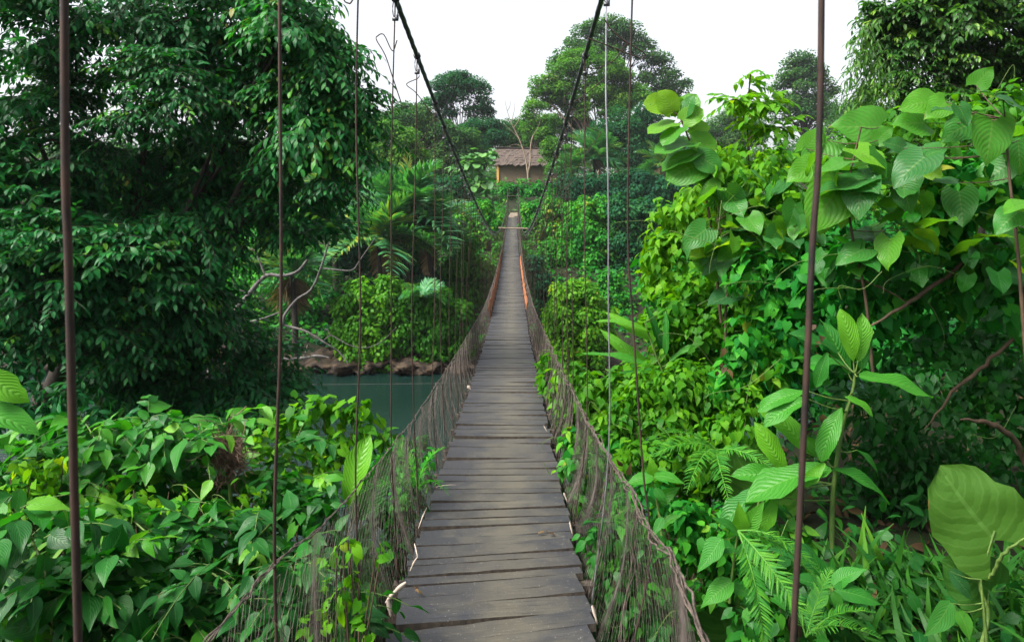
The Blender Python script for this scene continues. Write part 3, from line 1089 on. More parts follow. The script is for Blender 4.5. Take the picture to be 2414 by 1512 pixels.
def far_tree(name, label, Y, trunk, bl, size, cov, mat, barkmat='bark', r0=None, group=None, flat=.8, up=.9, tint=(0, 1), fork=.5, rand=.5, nsub=10):
    blobs = px_blobs(bl, Y)
    root = P(trunk[0], 430, Y)
    root[2] = float(ground_z(root[0], root[1]))
    t = thing(name, label, "tree", root, group)
    r0 = r0 or .010 * np.linalg.norm(blobs[0][0] - root)
    limbs(t, root, blobs, r0, barkmat, fork=fork, top=P(trunk[1], trunk[2], Y))
    Ls = []
    for c, r in blobs:
        n = int(cov * math.pi * r * r / (.33 * size * size))
        r = r * 1.25
        Ls.append(blob(c, (r, r, r * max(flat, .75)), int(n * 2.4), size, up=up, out=.5, droop=.35, nsub=nsub, subr=.50, rand=rand, tint=tint, flat=.75))
    put_leaves(t, cat(Ls), 'diamond', mat, name="crown")
    return t


def mound(name, label, catg, Y, bl, kind, mat, size, cov, nparts=0, group=None, up=.45, out=.8, droop=.9, tint=(0, 1), stems=True, stemmat='woody', minpx=6.0, nsub=9, rand=.4, depth=1.0, subr=.45, root=None):
    blobs = px_blobs(bl, Y)
    b = base_of(blobs) if root is None else np.asarray(root, float)
    t = thing(name, label, catg, b, group)
    Ls = []
    area = .33 if kind == 'diamond' else (.55 if kind in ('heart', 'round', 'bigheart') else .3)
    for c, r in blobs:
        n = max(8, int(cov * math.pi * r * r / (area * size * size)))
        Ls.append(blob(c, (r, r * depth, r), n, size, up=up, out=out, droop=droop, nsub=nsub, subr=subr, rand=rand, tint=tint))
    put_leaves(t, cat(Ls), kind, mat, nparts, minpx=minpx)
    if stems:
        mb = MB()
        for c, r in blobs:
            for _ in range(2 if Y < 12 else 1):
                e = c + rand_unit(1)[0] * r * .6
                s0 = b + np.array([rng.normal(0, .12), rng.normal(0, .12), -.1]) * max(1, r)
                m = (s0 + e) / 2 + rng.normal(0, .12, 3) * r * 2
                mb.tube(curve_pts([s0, m, e], 10) - b, np.linspace(.006 + .005 * r, .003 + .001 * r, 10), 5)
        link("stem", mb.mesh("stem", M[stemmat]), t)
    return t


# ------------------------------------------------------------------ palms
_fr = {}


def frond_mesh(v, mat, nl=34, droop=.55, tint=(.1, .7), wid=.9):
    key = (v, mat, droop, wid)
    if key in _fr:
        return _fr[key]
    g = np.random.default_rng(v + 50)
    s = np.linspace(.12, 1, nl)
    x0 = np.stack([0 * s, s, .28 * s - droop * s ** 2.2], -1)
    Ls = []
    for sg in (-1, 1):
        ln = .50 * wid * np.sin(math.pi * np.clip(.14 + s * .82, 0, 1)) ** .7 * g.uniform(.85, 1.1, nl)
        d = np.stack([sg * np.ones(nl), .55 + .5 * s, -.35 - .5 * g.uniform(0, 1, nl) - .3 * s], -1)
        nr = np.stack([-.25 * sg * np.ones(nl), 0 * s, np.ones(nl)], -1) + g.normal(0, .15, (nl, 3))
        Ls.append(leaves(x0, d, nr, ln, np.clip(tint[0] + (tint[1] - tint[0]) * g.uniform(0, 1, nl), 0.01, .99)))
    L = cat(Ls)
    V, Q, lu, lv = proto('leaflet', v % 4)
    V = V * np.array([2.2, 1, 1])
    side = np.cross(L['d'], L['n'])
    W = L['p'][:, None, :] + L['s'][:, None, None] * (V[None, :, 0:1] * side[:, None] + V[None, :, 1:2] * L['d'][:, None] + V[None, :, 2:3] * L['n'][:, None])
    n = len(L['p'])
    Vs = [W.reshape(-1, 3)]
    Qs = [(Q[None] + (np.arange(n) * len(V))[:, None, None]).reshape(-1, 4)]
    mb = MB()
    ss = np.linspace(0, 1, 14)
    mb.tube(np.stack([0 * ss, ss, .28 * ss - droop * ss ** 2.2], -1), np.linspace(.012, .003, 14), 5)
    rv, rq = np.vstack(mb.V), np.vstack(mb.Q)
    nv = len(Vs[0])
    me = mk_mesh("frond", np.vstack([Vs[0], rv]), np.vstack([Qs[0], rq + nv]), M[mat],
                 dict(tint=np.concatenate([np.repeat(L['t'], len(V)), np.full(len(rv), .75)]), lu=np.concatenate([np.tile(lu, n), np.zeros(len(rv))]), lv=np.concatenate([np.tile(lv, n), np.zeros(len(rv))])))
    _fr[key] = me
    return me


def frond_at(parent, p, az, el, length, me, roll=0.0, name="frond"):
    o = bpy.data.objects.new(name, me)
    COL.objects.link(o)
    o.parent = parent
    R = Matrix.Rotation(-az, 4, 'Z') @ Matrix.Rotation(el, 4, 'X') @ Matrix.Rotation(roll, 4, 'Y')
    o.matrix_local = Matrix.Translation(Vector(np.asarray(p) - np.array(parent.location))) @ R @ Matrix.Diagonal((length, length, length, 1))
    return o


def palm(label, px, py, Y, lenpx, n, dead=0, group="palms along the far bank", tint=(.05, .65), elr=(-.15, 1.25), young=None, mat='palm', trunk=True):
    c = P(px, py, Y)
    root = np.array([c[0], c[1] + .3, float(ground_z(c[0], c[1]))])
    t = thing("palm_tree", label, "palm", root, group)
    mb = MB()
    if trunk and c[2] - root[2] > .2:
        mb.tube(curve_pts([root - [0, 0, .3], (root + c) / 2 + [rng.normal(0, .1), 0, 0], c], 8) - root, np.linspace(.20, .13, 8), 8)
        link("trunk", mb.mesh("trunk", M['bark']), t)
    ln = lenpx * Y / F
    for i in range(n):
        az = i * 2.399 + rng.normal(0, .2)
        el = elr[0] + (elr[1] - elr[0]) * ((i + .5) / n) ** 1.1
        me = frond_mesh(int(rng.integers(4)) + 10 * int(rng.integers(3)), mat, droop=.75 if el < .5 else .5, tint=(tint[0], tint[1] + (.25 if rng.random() < .2 else 0)))
        frond_at(t, c, az, el, ln * rng.uniform(.75, 1.1), me, rng.normal(0, .3))
    for i in range(dead):
        frond_at(t, c, rng.uniform(0, 6.28), -1.0 + rng.normal(0, .2), ln * rng.uniform(.5, .8), frond_mesh(int(rng.integers(3)), 'deadpalm', droop=.8, tint=(0, 1)), 0, "dead_frond")
    if young:
        for az, el, l2 in young:
            frond_at(t, c, az, el, ln * l2, frond_mesh(77, 'palm', droop=.06, tint=(.80, .99), wid=.42), .4, "young_frond")
    return t
# ------------------------------------------------------------------ hut on the far hill
HY0 = 86.0
hut = thing("thatched_hut", "long grey thatched hut with woven walls on the far hilltop above the bridge end", "hut", P(1225, 430, HY0))
hb = np.array(hut.location)
u = HY0 / F                                        # metres per pixel at the hut
X0, X1, XE = (1171 - CX) * u, (1290 - CX) * u, (1318 - CX) * u
ZB, ZE, ZR = (HY - 436) * u, (HY - 388) * u, (HY - 346) * u


def hpart(mb, name, mat, parent=hut, **kw):
    return link(name, mb.mesh(name, M[mat], False, origin=hb), parent, **kw)


for a, b, z0, z1, dy in ((1177, 1210, 436, 386, 0), (1210.4, 1246, 436, 386, .03), (1246.4, 1272, 436, 386, 0), (1272.4, 1312, 436, 390, .05)):
    mb = MB()
    mb.box([((a + b) / 2 - CX) * u, HY0 + dy, (HY - (z0 + z1) / 2) * u], [(b - a) * u, .08, (z0 - z1) * u])
    hpart(mb, "woven_wall_panel", 'woven')
for i, a in enumerate(np.arange(1236, 1312, 2.6)):
    mb = MB()
    mb.box([(a - CX) * u, HY0 - .10 + rng.normal(0, .01), (HY - 429 + rng.normal(0, .6)) * u], [.085, .04, 12 * u * rng.uniform(.85, 1.1)])
    hpart(mb, "bamboo_slat", 'woven')
mb = MB()
mb.box([(1225 - CX) * u, HY0 + 3.2, (ZB + ZE) / 2], [90 * u, .1, ZE - ZB])
hpart(mb, "back_wall_panel", 'woven')
for a, m in ((1173.5, 'litpost'), (1246, 'bark'), (1313, 'bark')):
    mb = MB()
    w = 5 * u if m == 'litpost' else .12
    mb.box([(a - CX) * u, HY0 - .16, (ZB + ZE) / 2 - .05], [w, .14, ZE - ZB + .5])
    hpart(mb, "corner_post", m)
mb = MB()
mb.box([(1163 - CX) * u, HY0 + .25, ZE - .1], [18 * u, .10, .12])
hpart(mb, "door_lintel", 'bark')
# roof: courses of thatch, each its own uneven layer
nc = 7
for j in range(nc):
    t0, t1 = j / nc, (j + 1.35) / nc
    n = 40
    xs = np.linspace(X0 - .25 - .04 * j, XE + .3, n)
    jag = rng.normal(0, .09, n)
    y0 = HY0 - .75 + 2.5 * t0
    y1 = HY0 - .75 + 2.5 * min(t1, 1.0)
    z0 = ZE - .12 + (ZR - ZE) * t0
    z1 = ZE - .12 + (ZR - ZE) * min(t1, 1.0)
    lift = .03
    V = np.concatenate([np.stack([xs, np.full(n, y0) - .03, z0 + lift + jag * .8], -1), np.stack([xs, np.full(n, y1), np.full(n, z1 + .02)], -1),
                        np.stack([xs, np.full(n, y0), z0 - .05 + jag], -1)])
    i = np.arange(n - 1)
    q = np.concatenate([np.stack([i, i + 1, i + n + 1, i + n], -1), np.stack([i + 2 * n, i + 2 * n + 1, i + 1, i], -1)])
    link("thatch_course", mk_mesh("thatch_course", V - hb, q, M['thatch'], None, False), hut)
mb = MB()
mb.box([(X0 + XE) / 2, HY0 + 3.05, (ZE + ZR) / 2], [XE - X0 + .3, .08, 0.1])
mb.tube([(X0 - .5, HY0 + 1.75, ZR + .12), ((X0 + XE) / 2, HY0 + 1.75, ZR + .02), (XE + .4, HY0 + 1.75, ZR - .1)], .09, 6)
hpart(mb, "ridge_pole", 'bark')
n = 20
xs = np.linspace(X0 - .25, XE + .3, n)
V = np.concatenate([np.stack([xs, np.full(n, HY0 + 1.76), np.full(n, ZR)], -1), np.stack([xs, np.full(n, HY0 + 4.2), np.full(n, ZE - .1)], -1)])
i = np.arange(n - 1)
link("back_thatch", mk_mesh("back_thatch", V - hb, np.stack([i, i + 1, i + n + 1, i + n], -1), M['thatch'], None, False), hut)
V = np.array([[X0 + .1, HY0, ZE], [X0 + .1, HY0 + 3.3, ZE], [X0 + .1, HY0 + 1.75, ZR], [X0 + .1, HY0 + 1.7, ZR]])
link("gable_panel", mk_mesh("gable_panel", V - hb, np.array([[0, 1, 2, 3]]), M['woven'], None, False), hut)

# pale stone by the hut wall
sv = rand_unit(60)
mb = MB()
mb.tube([P(1218, 434, HY0 - .8) + [-.35, 0, -.1], P(1222, 431, HY0 - .8), P(1230, 436, HY0 - .8) + [.1, 0, -.1]], [.12, .24, .12], 8)
o = link("stone", mb.mesh("stone", M['pole']), None, label="small pale grey stone lying against the hut's woven wall", category="stone")

# ------------------------------------------------------------------ trees behind
far_tree("broadleaf_tree", "tall umbrella shaped tree with open airy crown and bare forks against the sky", 100, (1083, 1081, 300),
         [(1080, 196, 34), (1045, 212, 32), (1118, 212, 34), (1016, 246, 26), (1036, 240, 28), (1135, 242, 24), (1062, 186, 28), (1100, 188, 28), (1005, 275, 22), (1030, 285, 28), (1135, 270, 26), (1110, 300, 28), (1060, 330, 30), (1150, 300, 18), (1080, 225, 30), (1060, 262, 18), (1105, 262, 18)],
         .36, 2.6, 'bluegreen', r0=.22, fork=.55, flat=.6)
far_tree("broadleaf_tree", "very large spreading tree rising highest behind the hut, hazy grey green", 128, (1455, 1450, 260),
         [(1430, 72, 42), (1390, 88, 40), (1470, 85, 42), (1350, 118, 34), (1320, 148, 24), (1415, 115, 40), (1510, 118, 34), (1545, 150, 34), (1570, 180, 30), (1595, 205, 28), (1615, 195, 14), (1500, 90, 24), (1560, 215, 34), (1530, 190, 26), (1365, 150, 30)],
         .50, 2.3, 'fartree', r0=.6, flat=.65, fork=.35, tint=(.1, .95))
far_tree("broadleaf_tree", "broad light green tree filling the middle right behind the right cable", 104, (1415, 1405, 330),
         [(1375, 150, 46), (1330, 170, 34), (1430, 165, 44), (1290, 200, 34), (1470, 200, 44), (1340, 215, 42), (1400, 220, 46), (1270, 225, 26), (1500, 235, 40), (1450, 255, 44), (1310, 240, 30), (1360, 262, 34)],
         .40, 3.6, 'farlight', 'palebark', r0=.42, flat=.75, fork=.35)
far_tree("broadleaf_tree", "dark vine draped tree below the spreading crown at right of the hut", 92, (1470, 1465, 360),
         [(1470, 300, 44), (1520, 290, 40), (1430, 310, 36), (1545, 330, 40), (1490, 350, 48), (1440, 360, 36), (1530, 380, 40), (1575, 350, 30), (1400, 330, 22)],
         .34, 4.0, 'bluegreen', 'palebark', r0=.34, flat=1.0, fork=.5)
far_tree("broadleaf_tree", "slender light tree standing just behind the hut's left end", 95, (1272, 1266, 330),
         [(1262, 258, 26), (1292, 285, 26), (1248, 285, 22), (1285, 312, 26), (1258, 318, 22), (1240, 300, 16), (1300, 330, 20)], .30, 2.4, 'farlight', 'palebark', r0=.16, flat=.65, fork=.6)
far_tree("broadleaf_tree", "round tree with a dark open crown far off at right under the bamboo", 122, (1895, 1893, 260),
         [(1890, 135, 26), (1872, 160, 30), (1915, 160, 30), (1855, 195, 26), (1900, 195, 36), (1940, 190, 24), (1845, 240, 34), (1885, 240, 30), (1940, 235, 30), (1820, 262, 30), (1965, 215, 18), (1900, 275, 40), (1955, 268, 26)],
         .48, 2.6, 'fartree', r0=.42, flat=.8, fork=.55)
for i, (lab, Y, tx, bl, mat) in enumerate([
    ("dark tree with a pointed top between the left crown and the umbrella tree", 90, 975, [(962, 262, 24), (988, 285, 34), (940, 295, 40), (965, 325, 44), (1005, 320, 36), (915, 300, 34)], 'fartree'),
    ("dark bushy tree at the foot of the umbrella tree", 90, 1060, [(1045, 330, 42), (1085, 335, 40), (1015, 345, 42), (1060, 370, 44), (1100, 365, 36)], 'fartree'),
    ("dark blue green tree just left of the thatched hut", 97, 1140, [(1130, 315, 36), (1105, 345, 38), (1160, 318, 30), (1140, 355, 36), (1172, 305, 24)], 'bluegreen'),
    ("low dark tree with a flat top behind the hut roof", 108, 1225, [(1200, 305, 30), (1235, 310, 34), (1270, 320, 38), (1310, 310, 40), (1350, 300, 42), (1205, 332, 32), (1235, 335, 32), (1262, 340, 32), (1185, 320, 26)], 'fartree'),
    ("light green tree at the edge of the left crown above the palms", 70, 945, [(930, 330, 44), (955, 365, 40), (915, 385, 44), (890, 335, 38)], 'farlight'),
    ("dark wide tree hidden deep behind the big left crown", 72, 840, [(820, 330, 60), (860, 300, 40), (790, 390, 60), (850, 380, 50)], 'fartree'),
    ("grey green tree seen through the gap left of the round far tree", 118, 1760, [(1740, 290, 40), (1700, 320, 44), (1780, 310, 40), (1660, 345, 40)], 'fartree'),
    ("grey green tree below the bamboo right of the round far tree", 112, 2030, [(2020, 270, 44), (2070, 290, 50), (1985, 300, 36)], 'fartree'),
    ("dark green tree right of the palms beside the hut", 88, 1600, [(1590, 395, 36), (1625, 380, 40), (1560, 410, 30), (1650, 400, 40)], 'bluegreen'),
]):
    far_tree("broadleaf_tree", lab, Y, (tx, tx, 380), bl, .36, 4.0, mat, r0=.2, flat=.95, group="trees along the far ridge", fork=.5)

# a far-off wood closing the skyline behind everything
Ls = []
for i in range(150):
    x = rng.uniform(-150, 190)
    y = rng.uniform(135, 190)
    z = float(ground_z(x, y))
    h = rng.uniform(5, 9)
    Ls.append(blob((x, y, z + h * .5), (rng.uniform(4, 7), 5, h * .6), 620, .9, up=.8, out=.5, droop=.3, tint=(0, .9)))
wood = thing("distant_wood", "distant_wood", "wood", (0, 150, 5))
bpy.data.objects.remove(wood)
L = cat(Ls)
V, Q, lu, lv = proto('diamond', 0)
side = np.cross(L['d'], L['n'])
W = L['p'][:, None, :] + L['s'][:, None, None] * (V[None, :, 0:1] * side[:, None] + V[None, :, 1:2] * L['d'][:, None] + V[None, :, 2:3] * L['n'][:, None])
n = len(L['p'])
link("distant_wood", mk_mesh("distant_wood", W.reshape(-1, 3), (Q[None] + (np.arange(n) * 4)[:, None, None]).reshape(-1, 4), M['fartree'], dict(tint=np.repeat(L['t'], 4), lu=np.tile(lu, n), lv=np.tile(lv, n))), kind="stuff")

# bare leaning tree in front of the hut
root = P(1247, 440, 84)
root[2] = float(ground_z(root[0], root[1]))
t = thing("bare_tree", "thin bare leaning tree with pale trunk crossing in front of the hut", "tree", root)
rb_ = np.array(t.location)
mb = MB()
mb.tube(curve_pts([root - [0, 0, .2], P(1243, 400, 84), P(1238, 370, 84), P(1225, 330, 84), P(1205, 290, 84)], 20) - rb_, np.linspace(.13, .06, 20), 7)
mb.tube(curve_pts([P(1244, 412, 84), P(1250, 380, 84), P(1251, 345, 84), P(1256, 320, 84)], 12) - rb_, np.linspace(.12, .07, 12), 7)
for pts in ([(1205, 290), (1196, 262), (1190, 235)], [(1222, 325), (1208, 310), (1186, 290)], [(1205, 290), (1212, 262), (1214, 240)], [(1212, 300), (1224, 280), (1228, 258)], [(1196, 262), (1202, 250), (1203, 238)], [(1230, 345), (1215, 340), (1196, 345)], [(1256, 320), (1268, 300), (1275, 280)]):
    mb.tube(curve_pts([P(a, b, 84) for a, b in pts], 8) - rb_, np.linspace(.04, .015, 8), 5)
link("trunk", mb.mesh("trunk", M['palebark']), t)

far_tree("broadleaf_tree", "small light tree leaning over the hut's right end and roof", 80, (1300, 1298, 390), [(1296, 352, 20), (1318, 365, 24), (1285, 372, 14), (1330, 385, 22), (1308, 398, 20), (1340, 360, 20), (1300, 335, 16)], .26, 3.0, 'farlight', 'palebark', r0=.10, flat=.9, fork=.6)
# pale big-leaved sapling left of the hut
mound("big_leaved_shrub", "pale green shrub of large round leaves growing just left of the hut", "shrub", 72,
      [(1130, 372, 26), (1100, 385, 24), (1150, 372, 20), (1118, 405, 30), (1085, 420, 22), (1135, 425, 22), (1165, 362, 12), (1108, 448, 24), (1140, 455, 18), (1070, 400, 14)], 'round', 'sapling', .75, 2.2, nparts=120, up=.8, out=.5, droop=.5, stemmat='stem', minpx=4)

# ------------------------------------------------------------------ far bank: creeper-covered bushes and curtains
def creep(label, Y, bl, mat='creeper', size=.26, cov=4.2, tint=(0, 1), name="creeper_bush", catg="creeper", up=.5):
    bl = [(b[0], b[1], b[2] * 1.12) for b in bl]
    return mound(name, label, catg, Y, bl, 'diamond', mat, size, cov * 1.5, up=up, out=.9, droop=1.0, tint=tint, nsub=16, subr=.36, rand=.35, group="creeper covered bushes on the far bank", depth=.9)


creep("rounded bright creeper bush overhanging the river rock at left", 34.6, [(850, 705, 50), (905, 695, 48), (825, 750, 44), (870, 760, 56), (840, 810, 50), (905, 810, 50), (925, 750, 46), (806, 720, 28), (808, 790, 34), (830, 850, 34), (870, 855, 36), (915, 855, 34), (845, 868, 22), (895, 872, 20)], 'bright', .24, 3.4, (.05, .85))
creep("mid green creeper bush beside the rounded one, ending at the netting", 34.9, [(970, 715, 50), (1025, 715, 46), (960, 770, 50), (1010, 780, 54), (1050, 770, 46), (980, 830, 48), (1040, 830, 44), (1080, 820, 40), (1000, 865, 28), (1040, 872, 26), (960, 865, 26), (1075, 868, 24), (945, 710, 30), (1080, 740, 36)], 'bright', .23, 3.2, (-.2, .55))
creep("tall creeper curtain left of the bridge above the dark waterline bush", 43, [(1080, 640, 44), (1110, 690, 48), (1075, 710, 40), (1120, 740, 44), (1090, 770, 44), (1130, 640, 40), (1085, 580, 40), (1062, 810, 36), (1105, 820, 40)], 'bright', .26, 4.0, (-.15, .6))
creep("sunlit creeper mound left of the far deck end", 54, [(1130, 500, 34), (1165, 520, 26), (1100, 520, 36), (1140, 550, 40), (1105, 565, 36), (1170, 570, 26), (1150, 600, 36), (1070, 530, 34), (1060, 560, 34)], 'creeper', .30, 4.0, (.25, 1.1))
creep("creeper mound right of the far deck end below the hut", 55, [(1262, 500, 30), (1295, 485, 32), (1245, 540, 24), (1285, 530, 38), (1330, 500, 36), (1320, 545, 40), (1265, 570, 28)], 'creeper', .30, 4.0, (.25, 1.1))
creep("tall creeper wall in the middle right behind the hanging rods", 50, [(1370, 500, 40), (1420, 490, 36), (1360, 550, 42), (1410, 550, 46), (1395, 605, 46), (1345, 600, 40), (1305, 600, 40), (1440, 600, 40), (1370, 640, 36), (1280, 620, 32)], 'creeper', .28, 4.0, (.2, 1))
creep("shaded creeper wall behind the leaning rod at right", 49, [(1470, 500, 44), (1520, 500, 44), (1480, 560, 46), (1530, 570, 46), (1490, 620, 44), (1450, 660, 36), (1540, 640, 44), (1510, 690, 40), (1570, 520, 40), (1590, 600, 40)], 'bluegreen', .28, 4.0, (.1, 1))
creep("small rounded creeper bush between the tall wall and the leaning rod", 42, [(1440, 660, 30), (1455, 700, 30), (1425, 690, 24), (1470, 740, 34)], 'creeper', .24, 4.0, (.2, 1))
creep("yellow green bush low beside the netting right of the deck", 33, [(1335, 695, 42), (1375, 700, 42), (1330, 750, 48), (1385, 760, 50), (1350, 800, 48), (1400, 800, 40), (1315, 790, 36), (1420, 740, 34), (1300, 740, 24), (1345, 835, 40), (1390, 845, 40), (1310, 840, 34), (1430, 800, 34)], 'bright', .22, 4.0, (.25, 1))
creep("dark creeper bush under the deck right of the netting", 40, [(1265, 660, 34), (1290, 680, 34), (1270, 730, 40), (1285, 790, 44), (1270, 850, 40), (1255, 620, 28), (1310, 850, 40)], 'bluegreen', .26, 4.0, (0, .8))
creep("dark creeper growth under the far end of the deck", 47, [(1180, 640, 30), (1210, 650, 34), (1190, 700, 40), (1230, 720, 36), (1165, 760, 44), (1215, 790, 50), (1160, 830, 44), (1235, 590, 26), (1180, 590, 22)], 'creeper', .28, 4.0, (.25, 1))
creep("low leafy growth on the slope just below the hut", 76, [(1190, 455, 22), (1225, 452, 22), (1260, 456, 22), (1295, 455, 22), (1330, 462, 24), (1165, 475, 26), (1210, 478, 20), (1245, 480, 24), (1285, 480, 22), (1200, 440, 12), (1235, 442, 12), (1270, 442, 14), (1300, 440, 16)], 'creeper', .36, 3.6, (0, .85))
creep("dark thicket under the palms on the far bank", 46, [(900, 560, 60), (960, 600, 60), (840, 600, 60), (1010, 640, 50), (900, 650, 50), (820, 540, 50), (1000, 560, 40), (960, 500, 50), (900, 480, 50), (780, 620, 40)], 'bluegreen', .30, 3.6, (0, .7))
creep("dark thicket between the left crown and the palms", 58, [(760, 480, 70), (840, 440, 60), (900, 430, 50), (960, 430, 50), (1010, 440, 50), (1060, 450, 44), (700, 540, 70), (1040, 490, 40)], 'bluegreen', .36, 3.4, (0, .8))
creep("dark slope growth right of the hut under the palms", 70, [(1350, 440, 40), (1400, 445, 40), (1450, 440, 40), (1500, 440, 44), (1550, 450, 44), (1600, 460, 50), (1660, 450, 50), (1720, 440, 50)], 'bluegreen', .38, 3.4, (0, .7))
creep("grey green scrub on the far bank beyond the left gap", 40, [(640, 560, 70), (700, 620, 60), (620, 660, 70), (560, 600, 70), (700, 720, 60), (760, 700, 40), (640, 760, 70), (740, 780, 44), (560, 720, 70)], 'creeper', .28, 2.6, (.1, .95))
creep("dark scrub low on the far bank left of the rounded bush", 37, [(780, 800, 34), (750, 840, 40), (700, 830, 44), (640, 850, 50), (790, 850, 20)], 'bluegreen', .24, 3.0, (.1, .9))

# more bank growth to either side, out of or barely in view
for lab, Y, bl in (("long creeper bank far upstream at left", 45, [(300, 640, 120), (120, 660, 120), (450, 640, 110), (0, 620, 120), (220, 480, 120), (420, 480, 110)]),
                   ("long creeper bank far downstream behind the right plants", 45, [(1700, 560, 110), (1850, 580, 120), (2050, 560, 130), (2250, 560, 130), (1700, 720, 110), (1950, 740, 120), (2300, 720, 130)])):
    creep(lab, Y, bl, 'creeper', .36, 2.4)

# palms
palm("largest palm on the far bank with a yellow upright young frond", 951, 505, 40, 150, 18, 1, young=[(-.25, 1.35, .95)], tint=(.05, .7))
palm("palm drooping over the rounded creeper bush with yellowing fronds", 893, 572, 38, 140, 16, 1, tint=(.35, .95))
palm("feathery palm leaning right above the creeper curtain", 1008, 560, 42, 122, 15, 1, tint=(0, .55))
palm("bluish palm half hidden behind the left crown", 790, 490, 44, 134, 20, 1, tint=(0, .4))
palm("palm with brown dead fronds seen through the left gap", 690, 650, 34, 115, 15, 5, tint=(.4, .95))
palm("small fan of palm fronds on the creeper bush by the netting", 992, 700, 33.5, 61, 9, 0, elr=(.1, .9), tint=(.0, .4), trunk=False)
palm("palm beside the hut's right end with long drooping fronds", 1400, 372, 78, 75, 21, 2, tint=(.0, .55))
palm("shorter palm in front of the hut's right wall", 1345, 400, 76, 56, 16, 1, tint=(.05, .75))
palm("palm with bleached dead skirt by the vine draped tree", 1560, 392, 74, 61, 16, 7, tint=(.0, .5))

# fallen lichen-grey tree over the water
root = P(520, 820, 27)
t = thing("fallen_tree", "fallen dead tree with lichen grey branches reaching over the river", "dead tree", root)
rb_ = np.array(t.location)
mb = MB()
for pts, r0, r1, Y in (([(520, 770), (580, 700), (625, 650), (665, 650), (700, 640), (725, 612)], .20, .10, 27),
                       ([(665, 765), (672, 740), (700, 705), (735, 680), (760, 620), (775, 570)], .13, .07, 27),
                       ([(760, 632), (790, 635), (830, 636), (850, 610), (885, 560)], .07, .03, 27),
                       ([(665, 765), (720, 780), (770, 810), (800, 830), (820, 855)], .10, .05, 27),
                       ([(640, 840), (680, 846), (720, 842), (750, 838), (775, 843)], .13, .09, 27),
                       ([(715, 845), (722, 825), (725, 812)], .07, .04, 27),
                       ([(765, 800), (780, 790), (800, 800), (830, 815), (870, 818), (905, 800), (935, 770)], .045, .018, 27),
                       ([(520, 770), (500, 850), (480, 960)], .22, .26, 27),
                       ([(580, 760), (620, 750), (660, 735)], .09, .05, 27),
                       ([(625, 650), (610, 610), (600, 590), (570, 580)], .08, .03, 27),
                       ([(600, 690), (560, 680), (540, 640)], .07, .03, 27),
                       ([(780, 790), (770, 775), (762, 782)], .05, .03, 27)):
    mb.tube(curve_pts([P(a, b, Y + rng.normal(0, .05)) for a, b in pts], 18) - rb_, np.linspace(r0, r1, 18) * .5, 7)
link("trunk", mb.mesh("trunk", M['greybark']), t)

# line stretched over the river
mb = MB()
mb.tube(curve_pts([(-14, 26.5, -6.7), (-6, 26.8, -6.74), (2, 27, -6.7)], 20), .005, 4)
link("river_line", mb.mesh("river_line", M['netwire']), None, label="thin pale line stretched low across the river", category="line")
# ------------------------------------------------------------------ the big dark tree on the left
def spray_tree(name, label, Y, bl, size, k, length, mat, nper, droop, root, r0, nparts, tint=(.05, .9), inner=0, minpx=8.5, fork=.45, top=None, kind='ellip', zmin=-.75, thin=1.0, young=0.0, fill=0.9):
    blobs = px_blobs(bl, Y)
    t = thing(name, label, "tree", root)
    limbs(t, np.asarray(root, float), blobs, r0, 'bark', fork=fork, top=top, share=.25)
    Ls, tw = [], []
    for (c, r), b in zip(blobs, bl):
        m = max(6, int(nper * r * r * (thin if b[0] < 360 and b[1] < 340 else 1)))
        nb = max(3, m // 8)
        u = rand_unit(nb * 2)
        u = u[u[:, 2] > zmin][:nb]
        nb = len(u)
        rad = rng.uniform(.45, 1.0, (nb, 1))
        bc = c + u * r * rad
        kk = rng.integers(0, nb, m)
        out = unit(u * np.array([1, 1, .35]) + np.array([.10, -.30, .02]))
        ang = rng.uniform(-1.25, 1.25, m)
        o = out[kk]
        d = np.stack([o[:, 0] * np.cos(ang) - o[:, 1] * np.sin(ang), o[:, 0] * np.sin(ang) + o[:, 1] * np.cos(ang), o[:, 2] * .5 + rng.normal(.02, .12, m)], -1)
        pos = bc[kk] + rng.normal(0, .09, (m, 3)) * [1, 1, .5] - o * length * .5
        lt = .22 if (b[0] > 640 and b[1] < 380 and thin < 1) else 0.0
        L, p = spray(pos, d, length * rng.uniform(.6, 1.3, m), k, size * rng.choice([.8, 1.0, 1.0, 1.25]), droop * rng.uniform(.4, 1.7), (tint[0] + lt, min(tint[1] + lt, 1)), spread=rng.uniform(.7, 1.2), young=young)
        Ls.append(L)
        tw.append(p)
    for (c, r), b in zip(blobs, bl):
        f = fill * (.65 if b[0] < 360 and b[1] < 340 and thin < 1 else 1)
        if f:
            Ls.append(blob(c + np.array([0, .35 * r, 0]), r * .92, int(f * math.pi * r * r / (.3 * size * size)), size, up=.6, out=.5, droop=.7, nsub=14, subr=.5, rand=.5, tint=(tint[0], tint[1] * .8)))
    put_leaves(t, cat(Ls), kind, mat, nparts, minpx=minpx)
    twigs_mesh(t, np.concatenate(tw), .004, 'bark')
    return t


